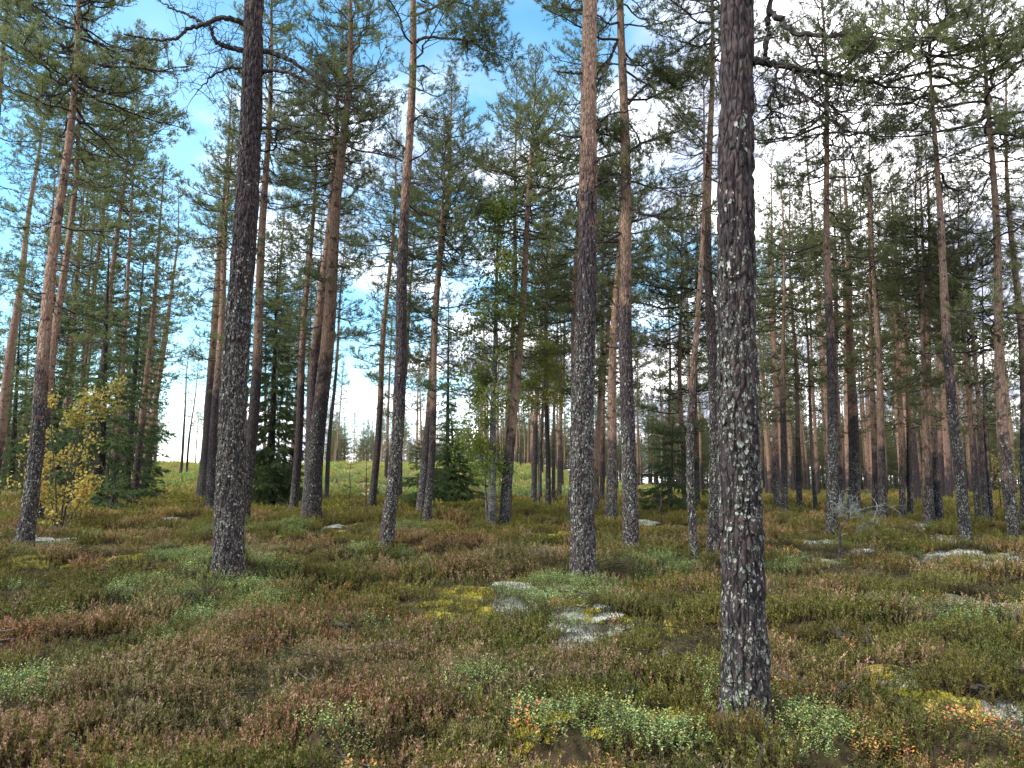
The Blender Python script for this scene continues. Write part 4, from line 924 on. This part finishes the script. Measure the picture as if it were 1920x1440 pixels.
def cover(name, protos, kind, r0, r1, dens, s0, s1, thr, label, cat, tintv=.25, extra=0., zoff=0., special=None):
    x, y = pts(r0, r1, dens); pr = patch(kind, x, y)+extra*sst(.58, .66, fbm(x*1.3+70, y*1.3, 0, 90+len(kind), 2)); k = rc.rand(len(x)) < pr*thr; x, y = x[k], y[k]; n = len(x)
    idx = rc.randint(len(protos), size=n); 
    t = np.ones((n, 3))*rc.uniform(1-tintv, 1+tintv, (n, 1)); rot = np.stack([rc.normal(size=n)*.1, rc.normal(size=n)*.1, rc.rand(n)*6.28], -1)
    scatter(name, protos, np.stack([x, y, tz(x, y)+zoff], -1), rot, rc.uniform(s0, s1, n), idx, t, label, cat)
cover('berry_shrubs', BN, 'berry', 3.2, 24, 52, .8, 1.35, 1.0, 'light green lingonberry shrubs on the mounds and along the near edge', 'berry shrubs', 0.25, .16)
WP['all'] = [(0., 14., 60., 30.)]
LS = [cover_proto('low_shrub', berry(60+i, 34, .2, .10, .016, [(.060, .085, .022), (.085, .075, .028), (.04, .06, .02), (.11, .07, .03)])) for i in range(3)]
cover('low_shrubs', LS, 'all', 3.2, 16, 26, .8, 1.4, .9, 'low dark green and brown undergrowth between the heather', 'undergrowth', .35)
WP['red'] = [(lambda c: (c[0], c[1], .55, .35))(ground_hit(px, py)) for px, py in ((1740, 1385), (1600, 1375), (1820, 1400), (1400, 1150), (1180, 1260), (1120, 1270), (1500, 1330))]
cover('autumn_berry_shrubs', BR, 'red', 3.2, 22, 14, .8, 1.2, .8, 'red and orange autumn berry shrubs in the near right corner', 'berry shrubs', .3, .12)
cover('reindeer_lichen', LN, 'lichen', 3.2, 32, 34, .4, 1.4, .85, 'pale grey reindeer lichen cushions', 'lichen', .15, .03)
cover('moss', MN, 'moss', 3.2, 25, 50, .6, 1.3, .7, 'yellow green moss pads', 'moss', .35, .12)
def litter(seed):
    rng = np.random.RandomState(seed); L = []
    for i in range(4):
        p = np.array([rng.uniform(-.25, .25), rng.uniform(-.25, .25), rng.uniform(.02, .10)]); d = norm(np.array([rng.normal(), rng.normal(), .12])); l = rng.uniform(.15, .5)
        P = np.array([p, p+d*l*.5+rng.normal(size=3)*.03, p+d*l]); v, f = tube(P, [.006, .005, .002], 4); L.append((v, f, np.array([.065, .052, .045])*rng.uniform(.5, 1.5)))
        for j in range(3):
            e = norm(d+rng.normal(size=3)*.7); v, f = tube(np.array([P[1], P[1]+e*l*.35]), [.003, .0015], 3); L.append((v, f, (.07, .06, .052)))
    return L
TW = [cover_proto('twig_litter', litter(80+i)) for i in range(4)]
cover('twig_litter', TW, 'all', 3.2, 16, .65, .8, 1.3, .8, 'small dead twigs fallen among the heather', 'twigs', .4, zoff=.06)
def growth():
    x, y = pts(36, 118, 1.1, 36); k = rc.rand(len(x)) < clearing(x, y)*.8; x, y = x[k], y[k]; n = len(x)
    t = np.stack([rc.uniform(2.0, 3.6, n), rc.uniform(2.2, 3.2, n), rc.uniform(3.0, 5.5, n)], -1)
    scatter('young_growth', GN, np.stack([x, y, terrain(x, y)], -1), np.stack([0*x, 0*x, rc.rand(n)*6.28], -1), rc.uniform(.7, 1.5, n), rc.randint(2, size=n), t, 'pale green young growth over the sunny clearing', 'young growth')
growth()
# the far-off wood that closes the view behind the single trees
def far_wood():
    pr = []
    for i in range(5):
        H = 11.; co = rf.normal(size=2)*.015; ax = lambda z, co=co: (co[0]*z, co[1]*z); st = (.15, .4, 1.6, 3.2, .8)[i]
        V, F, org, lic, _ = trunk_mesh('wood', ax, H, lambda z: .12*max(0, 1-z/11.4)+.01, 3.0, 0, 6, 1.0, rf)
        tri = np.concatenate([F[:, [0, 1, 2]], F[:, [0, 2, 3]]])
        mb = pine_crown(rf, ax, st, H, 1.9, 'far', 1.0); v, f, m, tt = mb.arrays(); k = len(V)
        z_ = np.zeros(len(v))
        me = make_mesh('wood', np.concatenate([V, v]), np.concatenate([tri, f+k]), np.concatenate([np.zeros(len(tri), np.int32), m+1]), [BARK, TWIG, NEEDLE],
                       {'tint': np.concatenate([np.zeros(k), tt]), 'orange': np.concatenate([org, z_]), 'lichen': np.concatenate([lic, z_])})
        o = bpy.data.objects.new('wood', me); HID.append(o); pr.append(o)
    X = []
    for az0, az1, d0, d1, n, s0, s1 in ((10, 43, 84, 150, 330, .7, 1.3), (-1, 10, 112, 170, 130, .7, 1.15), (-15, -1, 132, 180, 120, .55, 1.0), (-43, -25, 82, 150, 170, .6, 1.1)):
        a = np.radians(rf.uniform(az0, az1, n)); d = np.sqrt(rf.uniform(d0**2, d1**2, n)); X.append(np.stack([d*np.sin(a), d*np.cos(a), rf.uniform(s0, s1, n)], -1))
    X = np.concatenate(X); n = len(X); x, y = X[:, 0], X[:, 1]
    scatter('far_wood', pr, np.stack([x, y, terrain(x, y)-.1], -1), np.stack([0*x, 0*x, rf.rand(n)*6.28], -1), X[:, 2], rf.randint(5, size=n), np.ones((n, 3)), 'far-off pine wood closing the view behind the single trees', 'wood')
far_wood()
# fallen dead branches on the moss at the right
def fallen(pxs, label, seed, r=.012):
    rng = np.random.RandomState(seed); b = ground_hit(*pxs[0]); W = []
    for p in pxs: g_ = ground_hit(*p); W.append([g_[0]-b[0], g_[1]-b[1], g_[2]-b[2]+.07+.05*rng.rand()])
    W = np.array(W); q = np.linspace(0, 1, 18); tt = np.linspace(0, 1, len(W)); S = np.stack([np.interp(q, tt, W[:, c]) for c in range(3)], -1); S[1:-1] += rng.normal(size=(16, 3))*.012
    mb = MB(); v, f = tube(S, np.linspace(r, .004, 18), 5); mb.add(v, f, 0)
    for i in range(9):
        k = rng.randint(3, 17); d = norm(S[k]-S[k-1]+rng.normal(size=3)*.8); d[2] = abs(d[2])*.5; l = rng.uniform(.1, .35)
        v, f = tube(np.array([S[k], S[k]+d*l*.5+rng.normal(size=3)*.02, S[k]+d*l]), [.005, .004, .002], 3); mb.add(v, f, 0)
    v, f, m, _ = mb.arrays(); o = link('dead_branch', make_mesh('dead_branch', v, f, m, [DEADW]), None, b); tag(o, label, 'dead branch', 'dead branches on the moss')
fallen([(1760, 1262), (1752, 1290), (1764, 1312), (1800, 1302), (1840, 1285)], 'forked dead branch lying across the yellow moss', 1, .014)
fallen([(1675, 1278), (1705, 1290), (1730, 1297), (1760, 1298)], 'thin dead twig on the yellow moss left of the forked branch', 2, .007)
fallen([(1820, 1318), (1860, 1318), (1890, 1302), (1910, 1290)], 'dark dead branch lying by the pale lichen at the right', 3, .016)
